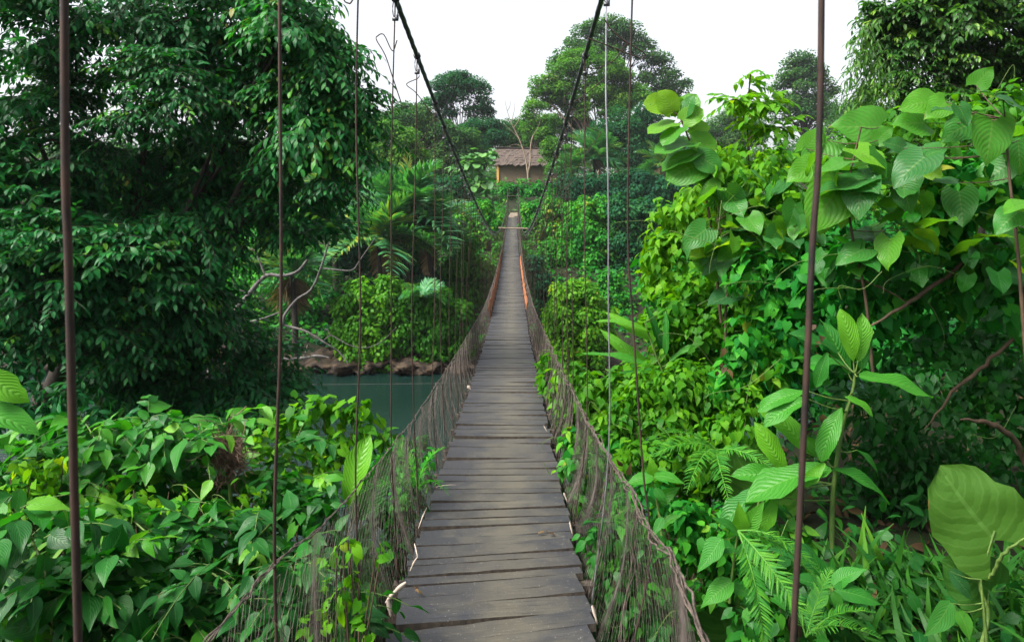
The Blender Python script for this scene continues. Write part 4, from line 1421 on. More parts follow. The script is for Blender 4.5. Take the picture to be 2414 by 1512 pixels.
big = [(690, 60, 130), (560, 60, 150, 1), (400, 60, 160, .5), (220, 60, 170), (60, 60, 170, -.5), (770, 160, 90), (830, 240, 70), (680, 200, 120, .8), (740, 320, 110), (820, 360, 70),
       (560, 220, 140, 1), (400, 230, 150, -.6), (220, 250, 160, .4), (60, 260, 160), (860, 290, 40), (780, 440, 75), (690, 470, 90, .4), (560, 400, 130, 1.6), (420, 420, 140, 1.4), (240, 440, 160, .6), (60, 470, 160, -.3),
       (460, 560, 120, .2), (300, 620, 150, -.6), (120, 620, 160, -1.0), (30, 700, 120, -1.2), (430, 700, 130, .1), (250, 770, 140, -.6), (90, 800, 120, -1.0), (520, 790, 110, .8), (390, 850, 120, .4), (610, 850, 90, 1.0), (560, 920, 90, .9),
       (440, 950, 110, .5), (680, 900, 60, 1.2), (250, 900, 110, .2), (700, 560, 60, .6), (600, 500, 90, 1.2), (640, 960, 70, .6), (780, 540, 40), (740, 240, 90, .4), (850, 210, 30), (590, 950, 70, .2), (300, 990, 80, .6)]
big = [b if len(b) > 3 else (*b, 0) for b in big]
spray_tree("broadleaf_tree", "huge dark glossy leaved tree filling the whole left side", 9.6, big, .150, 10, .55, 'treeleaf', 360, .34,
           (-6.6, 10.6, float(ground_z(-6.6, 10.6))), .17, 300, top=P(330, 300, 10.4), fork=.5, thin=.6, young=.035)
# its dark bare stems low at the left
for lab, pts, r, Y in (("dark leaning trunk at far left below the big tree's leaves", [(75, 1110), (95, 1000), (120, 920), (170, 800), (240, 640)], .16, 10.0),
                       ("second dark trunk beside the leaning one below the big tree", [(150, 1100), (140, 1000), (160, 900), (190, 760)], .11, 10.3),
                       ("slim dark trunk in the middle of the big tree's lower leaves", [(470, 1080), (455, 960), (480, 820), (520, 640), (540, 470)], .07, 10.8)):
    q = [P(a, b, Y) for a, b in pts]
    q[0][2] = min(q[0][2], float(ground_z(q[0][0], q[0][1])))
    t = thing("tree_trunk", lab, "tree", q[0])
    mb = MB()
    mb.tube(curve_pts(q, 16) - q[0], np.linspace(r, r * .6, 16), 8)
    link("trunk", mb.mesh("trunk", M['bark']), t)
    mb = MB()
    for i in range(5):
        a = curve_pts(q, 16)[6 + 2 * i]
        e = a + np.array([rng.normal(0, .5), rng.normal(0, .4), rng.uniform(.2, .7)])
        mb.tube(curve_pts([a, (a + e) / 2 + rng.normal(0, .06, 3), e], 6) - q[0], np.linspace(r * .3, .008, 6), 5)
    link("branch", mb.mesh("branch", M['bark']), t)

# ------------------------------------------------------------------ dark tree and bamboo at the upper right
spray_tree("broadleaf_tree", "dark dense tree with narrow leaves at the top right corner", 14,
           [(2250, 30, 110), (2380, 60, 120), (2140, 60, 90), (2300, 150, 100, .5), (2200, 140, 100), (2100, 130, 70), (2400, 180, 100), (2060, 40, 50), (2230, 230, 70), (2140, 210, 60, -.4), (2330, 260, 70), (2080, 200, 46), (2410, 0, 120), (2200, -40, 100), (2120, 300, 60), (2200, 310, 70), (2290, 330, 80), (2390, 300, 90), (2050, 280, 40), (2400, 400, 90)],
           .16, 9, .50, 'bamboo', 330, .30, (9.6, 15, float(ground_z(9.6, 15))), .16, 250, tint=(.0, .85), top=P(2270, 120, 14.5), kind='ellip', minpx=6, young=.05)
t = thing("bamboo", "wispy bamboo shoots hanging against the white sky at upper right", "bamboo", P(2150, 500, 13))
bs, cul = [], []
for x0, y0, dx, dy in ((2100, 80, -90, 90), (2110, 130, -110, 110), (2080, 40, -60, 60), (2100, 170, -100, 120), (2110, 200, -130, 130), (2090, 110, -70, 130), (2120, 230, -120, 110), (2130, 180, -60, 160), (2060, 60, -50, 120), (2110, 260, -70, 100)):
    A, B = P(x0, y0, 12.5), P(x0 + dx, y0 + dy, 12.2)
    pts = curve_pts([A, (A + B) / 2 + [0, 0, .12], B], 9)
    cul.append(pts)
    for q in pts[2:]:
        bs.append(q)
bs = np.repeat(np.array(bs), 3, 0)
L, p = spray(bs, rng.normal(0, .5, (len(bs), 3)) + [-.6, -.1, -.35], .32, 5, .20, .7, (.3, .95))
put_leaves(t, L, 'lance', 'bamboo', 200, minpx=6)
twigs_mesh(t, np.array(cul), .006, 'stem', "cane")

# ------------------------------------------------------------------ right bank plants
def stemmed(name, label, catg, Y, stem_px, leafs, kind, mat, sizes, stemmat='woody', r=.012, roll=0.0, group=None, tint=None, root=None, petiole=True):
    """a plant drawn leaf by leaf: leafs = (base px, tip px, depth offset, facing (x,y,z) or None, tint)"""
    pts = curve_pts([P(*s[:2], Y + (s[2] if len(s) > 2 else 0)) for s in stem_px], 16)
    b = pts[0].copy()
    t = thing(name, label, catg, b, group)
    mb = MB()
    mb.tube(pts - b, np.linspace(r, r * .45, 16), 6)
    Ls = []
    for lf in leafs:
        (bx, by), (tx, ty), dy, face, tn = lf[:5]
        y1 = Y + dy
        A = P(bx, by, y1)
        tipd = lf[5] if len(lf) > 5 else -.04
        B = P(tx, ty, y1 + tipd)
        d = B - A
        face = np.array(face if face is not None else (-.15, -.55, .75), float)
        Ls.append(leaves([A], [d], [face - unit(d) * (unit(d) @ face)], [np.linalg.norm(d) * 1.04], [tn]))
        if petiole:
            k = int(np.argmin(np.linalg.norm(pts - A, axis=1) + .3 * np.maximum(0, pts[:, 2] - A[2])))
            if np.linalg.norm(pts[k] - A) > .01:
                mb.tube(curve_pts([pts[k], (pts[k] + A) / 2 + [0, 0, -.01], A], 6) - b, np.linspace(r * .32, r * .22, 6), 5)
    link("stem", mb.mesh("stem", M[stemmat]), t)
    L = cat(Ls)
    if kind == 'bigheart':
        L['s'] = L['s'] * .86
        L['t'] = L['t'] * .8
    put_leaves(t, L, kind, mat, 300, minpx=1)
    return t


UPF, CAM, LEFT = (-.15, -.35, .9), (-.1, -.9, .35), (-.6, -.6, .5)

# sapling with round backlit leaves at the left edge of the right bank
stemmed("big_leaf_sapling", "sapling with overlapping round leaves, two bronze ones at the tip, against the sky", "sapling", 5.2,
        [(1700, 760), (1680, 560), (1655, 420), (1625, 330), (1600, 270)],
        [((1585, 262), (1555, 215), .0, CAM, .95), ((1578, 250), (1522, 240), .02, CAM, .9), ((1600, 275), (1640, 222), .05, (.1, -.8, .6), .7), ((1610, 285), (1655, 255), -.05, CAM, .85),
         ((1590, 290), (1528, 305), .0, UPF, .8), ((1605, 300), (1560, 335), -.08, UPF, .6), ((1625, 300), (1672, 300), .06, CAM, .75), ((1632, 330), (1690, 345), .0, CAM, .7),
         ((1630, 335), (1545, 348), -.04, UPF, .5), ((1640, 360), (1560, 385), .0, UPF, .55), ((1645, 365), (1700, 395), -.08, CAM, .45), ((1652, 385), (1575, 420), -.04, CAM, .5), ((1655, 400), (1600, 432), .05, UPF, .45),
         ((1612, 270), (1630, 225), -.02, LEFT, .35), ((1660, 420), (1715, 440), 0, CAM, .6), ((1600, 268), (1592, 228), .06, CAM, .8)],
        'round', 'silver', None, 'woody', .012)
# slender twiggy shrub with small hanging leaves
t = thing("slender_shrub", "slender twiggy shrub with small bright leaves standing against the sky", "shrub", P(1800, 700, 5.6))
bs, ds, cul = [], [], []
for pts in ([(1800, 700), (1745, 560), (1720, 430), (1690, 330)], [(1800, 700), (1775, 480), (1762, 330), (1765, 220), (1770, 175)], [(1800, 700), (1790, 520), (1785, 420), (1810, 350)], [(1745, 560), (1680, 470), (1640, 400)], [(1762, 330), (1800, 300), (1840, 300)], [(1720, 430), (1690, 400), (1650, 380)], [(1775, 480), (1830, 420), (1860, 390)], [(1765, 250), (1735, 235), (1715, 240)], [(1762, 270), (1795, 245), (1820, 250)]):
    q = curve_pts([P(a, b, 5.6 + rng.normal(0, .1)) for a, b in pts], 14)
    cul.append(q)
    for i in range(5, 14):
        for _ in range(2):
            bs.append(q[i])
            ds.append(rng.normal(0, 1, 3) * [1, .8, .35] + [0, 0, .1])
L, p = spray(np.array(bs), np.array(ds), .26, 7, .10, .35, (.35, .95), up=1.0)
put_leaves(t, L, 'ovate', 'bright', 260, minpx=6)
twigs_mesh(t, np.array(cul), .007, 'woody', "stem")
twigs_mesh(t, p, .0018, 'stem', "twigs")

# large heart-leaved plants
stemmed("heart_leaved_plant", "plant with large silvery heart shaped leaves just right of the thick rod", "plant", 4.0,
        [(2060, 900), (2040, 700), (2010, 560), (2000, 440), (2030, 300)],
        [((2020, 405), (1935, 470), 0, UPF, .3), ((2040, 420), (1905, 455), -.1, (-.2, -.3, .9), .4), ((2055, 425), (2190, 470), -.1, (.15, -.3, .95), .3), ((2130, 440), (2150, 510), -.2, LEFT, .35),
         ((2100, 350), (2190, 330), .1, UPF, .2), ((2070, 330), (2110, 290), .0, (.3, -.6, .6), .65), ((2075, 300), (1950, 290), .1, CAM, .7), ((1985, 430), (1900, 560), -.05, CAM, .85),
         ((2000, 460), (1985, 545), .05, CAM, .95), ((1960, 480), (1935, 560), .0, CAM, .9), ((2090, 560), (1985, 545), .1, UPF, .5), ((2140, 540), (2220, 590), -.1, (.2, -.4, .9), .7),
         ((1950, 330), (1890, 400), .2, CAM, .7), ((1920, 390), (1850, 430), .15, CAM, .85), ((2010, 380), (2060, 310), .15, CAM, .65), ((1900, 350), (1940, 290), .2, CAM, .8),
         ((2080, 480), (2150, 540), .1, UPF, .2), ((2100, 380), (2130, 450), .1, CAM, .4)],
        'bigheart', 'silver', None, 'woody', .010)
stemmed("heart_leaved_plant", "plant with enormous drooping heart leaves at the upper right edge", "plant", 3.4,
        [(2420, 860), (2400, 600), (2380, 420), (2370, 280)],
        [((2365, 240), (2310, 205), -.05, (-.2, -.5, .85), .15), ((2365, 235), (2440, 270), -.1, (.2, -.5, .85), .15), ((2340, 285), (2330, 400), 0, CAM, .75), ((2250, 260), (2190, 255), .1, UPF, .2), ((2260, 250), (2290, 300), .0, UPF, .3),
         ((2290, 290), (2220, 330), .2, CAM, .6), ((2180, 370), (2095, 440), .1, LEFT, .25), ((2170, 375), (2240, 330), .15, UPF, .35), ((2130, 350), (2085, 330), .2, CAM, .2),
         ((2260, 430), (2190, 420), .2, UPF, .2), ((2400, 500), (2340, 550), -.1, LEFT, .6), ((2420, 480), (2360, 495), -.15, UPF, .85), ((2230, 240), (2180, 280), .25, CAM, .85), ((2300, 200), (2350, 150), .3, CAM, .7), ((2400, 330), (2420, 420), .1, CAM, .5),
         ((2200, 240), (2120, 250), .3, CAM, .85), ((2180, 290), (2100, 290), .35, CAM, .75)],
        'bigheart', 'silver', None, 'woody', .010)
stemmed("heart_leaved_plant", "heart leaved climber with grey spotted leaves below the round leaved sapling", "plant", 5.0,
        [(1720, 980), (1710, 760), (1720, 620), (1690, 520)],
        [((1650, 545), (1610, 615), 0, LEFT, .35), ((1665, 540), (1600, 590), -.1, CAM, .5), ((1775, 525), (1690, 545), 0, UPF, .3), ((1740, 530), (1700, 520), .05, UPF, .35), ((1740, 560), (1825, 600), -.05, (.1, -.4, .9), .2),
         ((1760, 570), (1800, 615), -.08, UPF, .25), ((1690, 560), (1650, 630), .0, CAM, .4), ((1720, 600), (1640, 640), .05, UPF, .2), ((1700, 440), (1640, 470), .1, CAM, .9), ((1720, 500), (1680, 460), .1, CAM, .9), ((1760, 430), (1720, 480), .1, CAM, .75),
         ((1850, 420), (1780, 480), .1, UPF, .3), ((1830, 440), (1860, 390), .1, CAM, .55), ((1690, 640), (1630, 610), .1, CAM, .7), ((1660, 600), (1600, 560), .15, CAM, .85), ((1740, 690), (1650, 720), 0, UPF, .1), ((1800, 640), (1880, 660), .1, UPF, .15)],
        'bigheart', 'silver', None, 'woody', .012)

# ribbed oblong-leaved plants
stemmed("oblong_leaved_plant", "tall plant with ribbed oblong leaves in two whorls right of the thick rod", "plant", 3.7,
        [(1960, 1290), (1965, 1150), (1985, 1010), (2010, 920), (2015, 880)],
        [((2012, 850), (1995, 738), .0, CAM, .95), ((2022, 850), (2040, 748), .08, CAM, .75), ((2025, 885), (2205, 905), -.1, UPF, .6), ((1990, 935), (2065, 965), -.12, UPF, .7), ((1975, 830), (1880, 770), .1, (.2, -.5, .8), .05), ((1990, 860), (1910, 835), .0, UPF, .25),
         ((1950, 830), (1930, 910), -.1, CAM, .35), ((1900, 920), (1790, 945), -.05, UPF, .5), ((1905, 940), (1800, 975), -.1, UPF, .5), ((1985, 960), (1925, 1075), -.05, (-.6, -.5, .3), .6), ((1920, 1075), (1820, 950), .05, (.5, -.7, .4), .85), ((2030, 870), (2040, 770), .12, CAM, .3),
         ((1960, 1105), (1760, 1145), -.1, UPF, .55), ((1965, 1105), (2115, 1155), -.05, UPF, .45), ((1945, 1090), (1900, 1145), -.12, CAM, .8), ((1950, 1085), (1905, 1035), .05, CAM, .7), ((1850, 1110), (1800, 1010), .1, CAM, .95), ((1850, 1120), (1740, 1110), .15, LEFT, .6), ((1800, 1150), (1690, 1215), -.05, UPF, .35), ((1830, 1170), (1800, 1255), -.1, CAM, .75),
         ((2020, 1060), (2085, 1110), .1, UPF, .25), ((2000, 880), (1960, 770), .15, CAM, .3)],
        'oblong', 'oblong', None, 'stem', .014)
stemmed("oblong_leaved_plant", "low plant with a star of broad leaves in the dark hollow at bottom right", "plant", 3.2,
        [(1985, 1480), (1975, 1420), (1962, 1385)],
        [((1965, 1378), (2035, 1335), 0, UPF, .45), ((1970, 1388), (2090, 1405), -.05, UPF, .35), ((1965, 1395), (1985, 1450), -.1, CAM, .5), ((1955, 1380), (1925, 1310), .08, CAM, .15), ((1950, 1385), (1870, 1345), .0, UPF, .2), ((1945, 1390), (1895, 1445), -.08, LEFT, .5), ((1960, 1375), (1965, 1325), .1, CAM, .3), ((1950, 1350), (1850, 1270), .15, UPF, .1)],
        'bigovate', 'oblong', None, 'stem', .009)
stemmed("oblong_leaved_plant", "small upright plant with long tapering leaves right of the net's top bundle", "plant", 3.6,
        [(1560, 1260), (1548, 1180), (1538, 1130)],
        [((1538, 1125), (1470, 1132), 0, UPF, .55), ((1545, 1120), (1612, 1128), .0, UPF, .6), ((1538, 1120), (1535, 1082), .03, CAM, .95), ((1545, 1150), (1570, 1190), -.05, LEFT, .3), ((1550, 1190), (1515, 1160), .05, UPF, .3), ((1555, 1180), (1600, 1150), .05, CAM, .5), ((1562, 1220), (1535, 1260), -.1, LEFT, .35), ((1560, 1240), (1600, 1210), 0, UPF, .5)],
        'bigovate', 'oblong', None, 'stem', .008)
stemmed("oblong_leaved_plant", "plant with one drooping blue grey leaf and a yellow upright leaf at bottom centre right", "plant", 3.3,
        [(1720, 1420), (1730, 1320), (1740, 1250)],
        [((1740, 1255), (1690, 1210), .0, UPF, .35), ((1700, 1270), (1640, 1340), -.1, UPF, .4), ((1750, 1250), (1745, 1190), .05, CAM, .98), ((1755, 1255), (1800, 1190), .05, CAM, .7), ((1730, 1290), (1660, 1280), -.05, UPF, .2), ((1735, 1300), (1810, 1290), 0, UPF, .4), ((1725, 1370), (1650, 1420), -.1, LEFT, .55), ((1720, 1380), (1790, 1400), -.05, UPF, .4)],
        'bigovate', 'oblong', None, 'stem', .008)
# ginger-like straps left side
stemmed("strap_leaved_plant", "ginger like plant with long strap leaves leaning out over the net", "plant", 5.6,
        [(1600, 1010), (1570, 900), (1540, 820), (1520, 760)],
        [((1530, 780), (1420, 725), .0, UPF, .75), ((1545, 800), (1440, 735), .05, CAM, .95), ((1560, 830), (1545, 725), .1, (.3, -.8, .3), .1), ((1570, 835), (1560, 740), .0, (-.7, -.6, .2), .25), ((1530, 860), (1380, 800), -.05, UPF, .5), ((1540, 870), (1430, 780), .1, CAM, .8), ((1580, 850), (1640, 800), 0, UPF, .6), ((1570, 880), (1460, 855), -.1, UPF, .35), ((1590, 910), (1520, 900), 0, UPF, .55), ((1560, 740), (1640, 690), .15, UPF, .5), ((1570, 720), (1660, 705), .2, UPF, .2)],
        'strap', 'oblong', None, 'stem', .012)
# giant arum leaves in the hollow
stemmed("giant_arum", "giant upright arum leaf, dull yellow green, at the right edge above pale stalks", "plant", 3.5,
        [(2300, 1560), (2330, 1450), (2310, 1370), (2345, 1250)],
        [((2345, 1272), (2228, 1112), .0, (-.2, -.95, .1), .6, .05), ((2330, 1390), (2240, 1330), .1, CAM, .1)],
        'arum', 'taro', None, 'stem', .012, petiole=True)
stemmed("giant_arum", "half hidden big rounded arum leaf behind the whorled ribbed plant", "plant", 4.3,
        [(1760, 1340), (1775, 1230), (1790, 1180)],
        [((1800, 1180), (1760, 1060), .0, (-.5, -.8, .3), .3), ((1720, 1500), (1700, 1380), -.4, CAM, .1)],
        'arum', 'taro', None, 'stem', .014)
stemmed("oblong_leaved_plant", "pale underside leaf drooping under the giant arum at right edge", "plant", 3.1,
        [(2330, 1560), (2320, 1450), (2312, 1365)],
        [((2240, 1345), (2312, 1415), .0, (.1, -.8, .6), .1), ((2260, 1440), (2290, 1510), -.05, CAM, .6), ((2240, 1420), (2190, 1500), 0, CAM, .4)],
        'bigovate', 'silver', None, 'stem', .010)

# leafy creeper mounds that clothe the right bank
def tendrils(t, blobs, n, r=.0022, mat='stem'):
    b = np.array(t.location)
    mb = MB()
    for _ in range(n):
        c, rr = blobs[rng.integers(len(blobs))]
        a = c + rand_unit(1)[0] * rr * .7 + [0, -.7 * rr, 0]
        d = rng.normal(0, 1, 3) * [1, .25, .5]
        e = a + unit(d) * rr * rng.uniform(1, 2.2)
        mb.tube(curve_pts([a, (a + e) / 2 + [0, -.1 * rr, rng.uniform(-.5, .6) * rr], e, e + [rng.normal(0, .1) * rr, 0, -.35 * rr]], 14) - b, np.linspace(r, r * .5, 14), 4)
    link('tendrils', mb.mesh('tendrils', M[mat]), t, kind='stuff')


def rmound(label, Y, bl, kind='heart', mat='bright', size=.085, cov=2.2, nparts=260, tint=(0, 1), **kw):
    bl = [(b[0], b[1], b[2] * 1.08) for b in bl]
    t = mound("leafy_climber", label, "climber", Y, bl, kind, mat, size, cov * 1.5, nparts, group="climbers clothing the right bank", tint=tint, minpx=5.5, stems=(nparts > 0 and np.mean([b[1] for b in bl]) > 830 and 'hollow' not in label and 'curtain' not in label), stemmat='woody', **kw)
    if nparts and 'hollow' not in label:
        tendrils(t, px_blobs(bl, Y), 5)
    return t


rmound("yellow green climber under the round leaved sapling at the bank edge", 6.6, [(1580, 520, 55), (1640, 490, 55), (1700, 500, 60), (1560, 600, 50), (1625, 580, 60), (1545, 560, 24), (1560, 660, 50)], 'ovate', 'bright', .10, 2.0, tint=(.25, .95))
rmound("dense mixed climber mound in the middle of the right bank", 5.8, [(1620, 700, 70), (1700, 720, 80), (1570, 760, 60), (1660, 800, 80), (1760, 700, 70), (1600, 840, 70), (1720, 850, 80)], 'heart', 'bright', .075, 2.2, tint=(-.1, .8))
rmound("small leaved climber tumbling towards the netting", 5.2, [(1560, 920, 70), (1500, 960, 60), (1620, 930, 80), (1690, 940, 80), (1560, 1000, 70), (1460, 1010, 50), (1640, 1020, 80)], 'ovate', 'bright', .075, 2.3, tint=(.0, .85))
rmound("pale yellowing climber hanging between the rods low on the right bank", 4.6, [(1560, 1080, 70), (1640, 1090, 80), (1720, 1060, 80), (1500, 1080, 50), (1600, 1160, 70), (1700, 1150, 70), (1770, 960, 60)], 'heart', 'bright', .062, 2.2, tint=(.0, .85))
rmound("shaded climber on the bank beside the tall net bundles", 4.0, [(1520, 1180, 60), (1600, 1250, 80), (1690, 1260, 80), (1560, 1330, 70), (1480, 1200, 40), (1650, 1340, 80), (1760, 1330, 80)], 'ovate', 'creeper', .075, 2.0, tint=(.2, 1))
rmound("bright climber filling the bank between sapling and thick rod", 5.2, [(1760, 480, 70), (1840, 470, 70), (1800, 560, 80), (1880, 560, 70), (1730, 560, 70), (1870, 400, 50), (1820, 400, 50), (1720, 400, 50)], 'ovate', 'bright', .085, 2.0, tint=(.2, 1))
rmound("mid green climber around the thick rod on the bank", 4.8, [(1800, 660, 80), (1880, 680, 80), (1850, 760, 80), (1790, 800, 80), (1930, 620, 70), (1760, 880, 80), (1860, 850, 70)], 'heart', 'creeper', .075, 2.0, tint=(.1, .95))
rmound("shaded climber below the silvery heart leaves", 4.5, [(2010, 640, 90), (2110, 640, 90), (2060, 720, 90), (2180, 720, 90), (1960, 700, 80), (2240, 620, 80)], 'heart', 'creeper', .080, 1.9, tint=(.0, .85))
rmound("climber under the enormous leaves at the right edge", 4.2, [(2300, 500, 90), (2250, 420, 80), (2380, 600, 90), (2330, 700, 90), (2200, 520, 80), (2400, 420, 80), (2180, 420, 70)], 'heart', 'creeper', .085, 1.9, tint=(.1, 1))
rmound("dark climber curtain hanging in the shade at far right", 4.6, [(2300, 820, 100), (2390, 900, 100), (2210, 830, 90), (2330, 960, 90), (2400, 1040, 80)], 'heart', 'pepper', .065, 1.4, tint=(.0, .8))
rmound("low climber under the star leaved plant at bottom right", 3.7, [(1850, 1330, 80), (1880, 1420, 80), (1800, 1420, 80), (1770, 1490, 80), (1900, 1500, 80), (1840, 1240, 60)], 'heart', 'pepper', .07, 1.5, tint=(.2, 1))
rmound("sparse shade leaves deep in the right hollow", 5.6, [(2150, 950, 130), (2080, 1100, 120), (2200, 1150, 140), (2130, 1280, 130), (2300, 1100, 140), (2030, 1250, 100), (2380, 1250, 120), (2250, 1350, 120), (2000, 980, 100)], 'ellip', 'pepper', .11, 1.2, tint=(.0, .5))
rmound("bright low shrub on the bank edge right of the deck", 7.4, [(1345, 920, 46), (1390, 930, 50), (1440, 925, 50), (1370, 980, 50), (1420, 985, 54), (1330, 970, 30), (1480, 900, 50), (1335, 1020, 34), (1400, 1030, 44), (1325, 890, 24)], 'ovate', 'bright', .13, 2.2, tint=(.1, .8))
rmound("leafy growth poking through the netting right of the deck", 5.2, [(1380, 1080, 46), (1420, 1120, 50), (1450, 1060, 46), (1360, 1040, 36), (1400, 1180, 44), (1460, 1140, 46)], 'ovate', 'creeper', .085, 1.8, tint=(.2, 1))
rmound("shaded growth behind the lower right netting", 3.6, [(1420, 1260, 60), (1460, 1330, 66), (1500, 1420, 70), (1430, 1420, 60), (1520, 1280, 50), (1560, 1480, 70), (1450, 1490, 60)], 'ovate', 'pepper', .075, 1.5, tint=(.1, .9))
rmound("dark leaf wall closing the back of the right hollow", 8.2, [(1900, 760, 130), (2050, 820, 150), (2250, 800, 160), (1850, 950, 120), (2200, 640, 140), (2380, 700, 140), (2000, 620, 120)], 'ovate', 'creeper', .15, 2.4, nparts=0, tint=(.0, .6))
rmound("dark leaf wall behind the bright climbers on the right bank", 8.4, [(1600, 640, 90), (1700, 640, 100), (1800, 640, 110), (1620, 800, 100), (1740, 820, 110), (1560, 900, 80), (1660, 960, 100), (1760, 560, 90), (1840, 500, 80)], 'ovate', 'creeper', .14, 2.4, nparts=0, tint=(.1, .7))

rmound("medium heart leaved climber between the sapling and the thick rod", 4.9, [(1740, 470, 70), (1820, 520, 80), (1870, 470, 60), (1760, 600, 80), (1850, 610, 80), (1700, 560, 60)], 'bigheart', 'silver', .17, .55, 120, tint=(.1, 1), up=.7)
rmound("medium heart leaved climber around the enormous leaves at right", 4.0, [(1960, 400, 80), (2080, 450, 90), (2200, 420, 90), (2300, 470, 90), (2390, 400, 80), (2100, 560, 90), (2240, 560, 90), (2360, 580, 90)], 'bigheart', 'silver', .18, .6, 160, tint=(.1, 1), up=.7)
rmound("small leaved bright growth behind the enormous heart leaves at upper right", 6.2, [(1960, 370, 70), (2060, 330, 80), (2160, 320, 80), (2260, 300, 80), (2360, 280, 90), (2000, 450, 80), (2120, 430, 90), (2240, 420, 90), (2370, 400, 100)], "ovate", "bright", .10, 1.3, 200, tint=(.0, .7))
rmound("bluish shade leaved climber under the heart leaves", 4.1, [(2050, 640, 80), (2160, 640, 80), (2280, 660, 90), (2390, 700, 80), (1980, 620, 70)], 'bigheart', 'pepper', .13, .8, 160, tint=(.1, .8), up=.6)
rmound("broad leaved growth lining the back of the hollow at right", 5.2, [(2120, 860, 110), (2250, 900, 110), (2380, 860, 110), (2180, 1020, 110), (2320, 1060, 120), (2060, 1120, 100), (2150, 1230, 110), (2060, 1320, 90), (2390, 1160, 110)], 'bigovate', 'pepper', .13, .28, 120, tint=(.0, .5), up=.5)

# arching stems and brown branches at the right
for lab, pts, r, Y, mat in (("long reddish brown branch slanting up through the right climbers", [(2000, 800), (2130, 720), (2220, 660), (2300, 600), (2420, 540)], .013, 3.9, 'woody'),
                            ("crooked brown branch down the right edge", [(2414, 640), (2400, 780), (2330, 850), (2250, 920), (2180, 1010)], .012, 4.0, 'woody'),
                            ("thick reddish branch low in the right hollow", [(2260, 985), (2340, 1000), (2400, 1050), (2440, 1180)], .018, 4.1, 'woody'),
                            ("thin brown stem arching left behind the spotted leaf", [(2150, 720), (2080, 680), (2030, 660), (1980, 655)], .007, 4.0, 'woody'),
                            ("bent green stalk at the lower right corner", [(2440, 1255), (2370, 1300), (2340, 1350), (2310, 1372)], .009, 3.3, 'stem')):
    q = [P(a, b, Y + .08 * i) for i, (a, b) in enumerate(pts)]
    mb = MB()
    mb.tube(curve_pts(q, 22) - q[0] + rng.normal(0, .004, (22, 3)), r * np.minimum(1, .25 + 2.2 * np.minimum(np.linspace(0, 1, 22), 1.02 - np.linspace(0, 1, 22))), 7)
    o = link("branch", mb.mesh("branch", M[mat]), None, label=lab, category="branch")
    o.location = Vector(q[0])

# curled dead leaves hanging in the climbers
for lab, (px, py), Y, n in (("orange brown curled dead leaf hanging in the upper right climbers", (1705, 690), 4.9, 2), ("clump of dark brown dead leaves hanging left of the ribbed plant", (1712, 850), 4.4, 7),
                            ("small tan dead leaves beside the ribbed plant's top leaf", (1925, 800), 3.75, 4), ("pale yellow withered leaf in the whorl of the ribbed plant", (1945, 960), 3.7, 2), ("reddish dead leaves low behind the right netting", (1490, 1110), 4.0, 4)):
    c = P(px, py, Y)
    t = thing("dead_leaf_clump", lab, "dead leaves", c)
    L = leaves(c + rng.normal(0, .035, (n, 3)) * [1, .6, 1.4], rng.normal(0, .5, (n, 3)) + [0, -.1, -.8], rng.normal(0, .6, (n, 3)) + [0, -.7, .2], rng.uniform(.04, .075, n), rng.uniform(.2, .9, n))
    put_leaves(t, L, 'ovate', 'litter', 20, minpx=1)

# ferns
def fern(label, Y, c, fr, mat='bright', tint=(.4, .9)):
    t = thing("fern", label, "fern", P(*c, Y))
    if mat == 'bright':
        mat = 'oblong'
    for (az, el, ln) in fr:
        frond_at(t, P(*c, Y), az, el, ln, frond_mesh(int(rng.integers(4)), mat, nl=34, droop=.6, tint=tint, wid=.36), rng.normal(0, .3))
    return t


fern("bright green fern arching down beside the thick rod at the bottom", 3.0, (1740, 1250), [(2.3, .1, .36), (2.7, -.4, .42), (2.0, -.2, .36), (3.0, -.8, .42)], 'oblong', tint=(.3, .9))
fern("small fern at the bottom right of the thick rod", 2.9, (1900, 1500), [(.9, .9, .32), (1.5, .6, .3), (-.4, .9, .3), (2.4, .7, .3)])
fern("fern fronds hanging beside the small leaved climber", 4.4, (1690, 1060), [(-2.0, .3, .5), (-2.5, .1, .5), (-1.6, .5, .45), (-2.9, 0, .5), (2.5, .2, .4)], tint=(.2, .8))
fern("fern growing through the left netting by the deck", 4.4, (985, 1150), [(-1.5, .8, .4), (-.7, .9, .4), (.3, .7, .36), (2.4, .5, .36), (-2.4, .5, .4)], 'creeper')

# twig with a yellow leaf on the deck's right edge
stemmed("fallen_twig", "fallen green twig with a yellow leaf on the right edge of the deck", "twig", float(at_deck(1292, 1115)[1]),
        [(1310, 1140), (1296, 1118), (1282, 1090)], [((1303, 1125), (1283, 1122), -.02, UPF, .98), ((1298, 1118), (1308, 1105), 0, UPF, .8)], 'ovate', 'bright', None, 'stem', .005)

# grass at the bottom right, undergrowth on both near banks
def scatter(name, n, xr, yr, kind, mat, size, tint, up=.8, lift=(.0, .4), keep=None, droop=.3, upd=0.0):
    x, y = rng.uniform(*xr, n), rng.uniform(*yr, n)
    ok = (abs(x - deck_c(y)) > deck_w(y) / 2 + .22)
    if keep is not None:
        ok &= keep(x, y)
    x, y = x[ok], y[ok]
    m = len(x)
    z = ground_z(x, y) + rng.uniform(*lift, m)
    d = rng.normal(0, 1, (m, 3)) * [1, 1, .3] + [0, 0, upd - droop]
    nr = rng.normal(0, .45, (m, 3)) + [0, -.15, up]
    L = leaves(np.stack([x, y, z], -1), d, nr, size * rng.uniform(.6, 1.3, m), np.clip(rng.normal(tint, .2, m), .01, .99))
    e = bpy.data.objects.new("tmp", None)
    V0 = set(bpy.data.objects.keys())
    put_leaves(e, L, kind, mat, 0, name=name)
    for o in bpy.data.objects:
        if o.name not in V0 and o.parent is e:
            o.parent = None
            o["kind"] = "stuff"
    bpy.data.objects.remove(e)


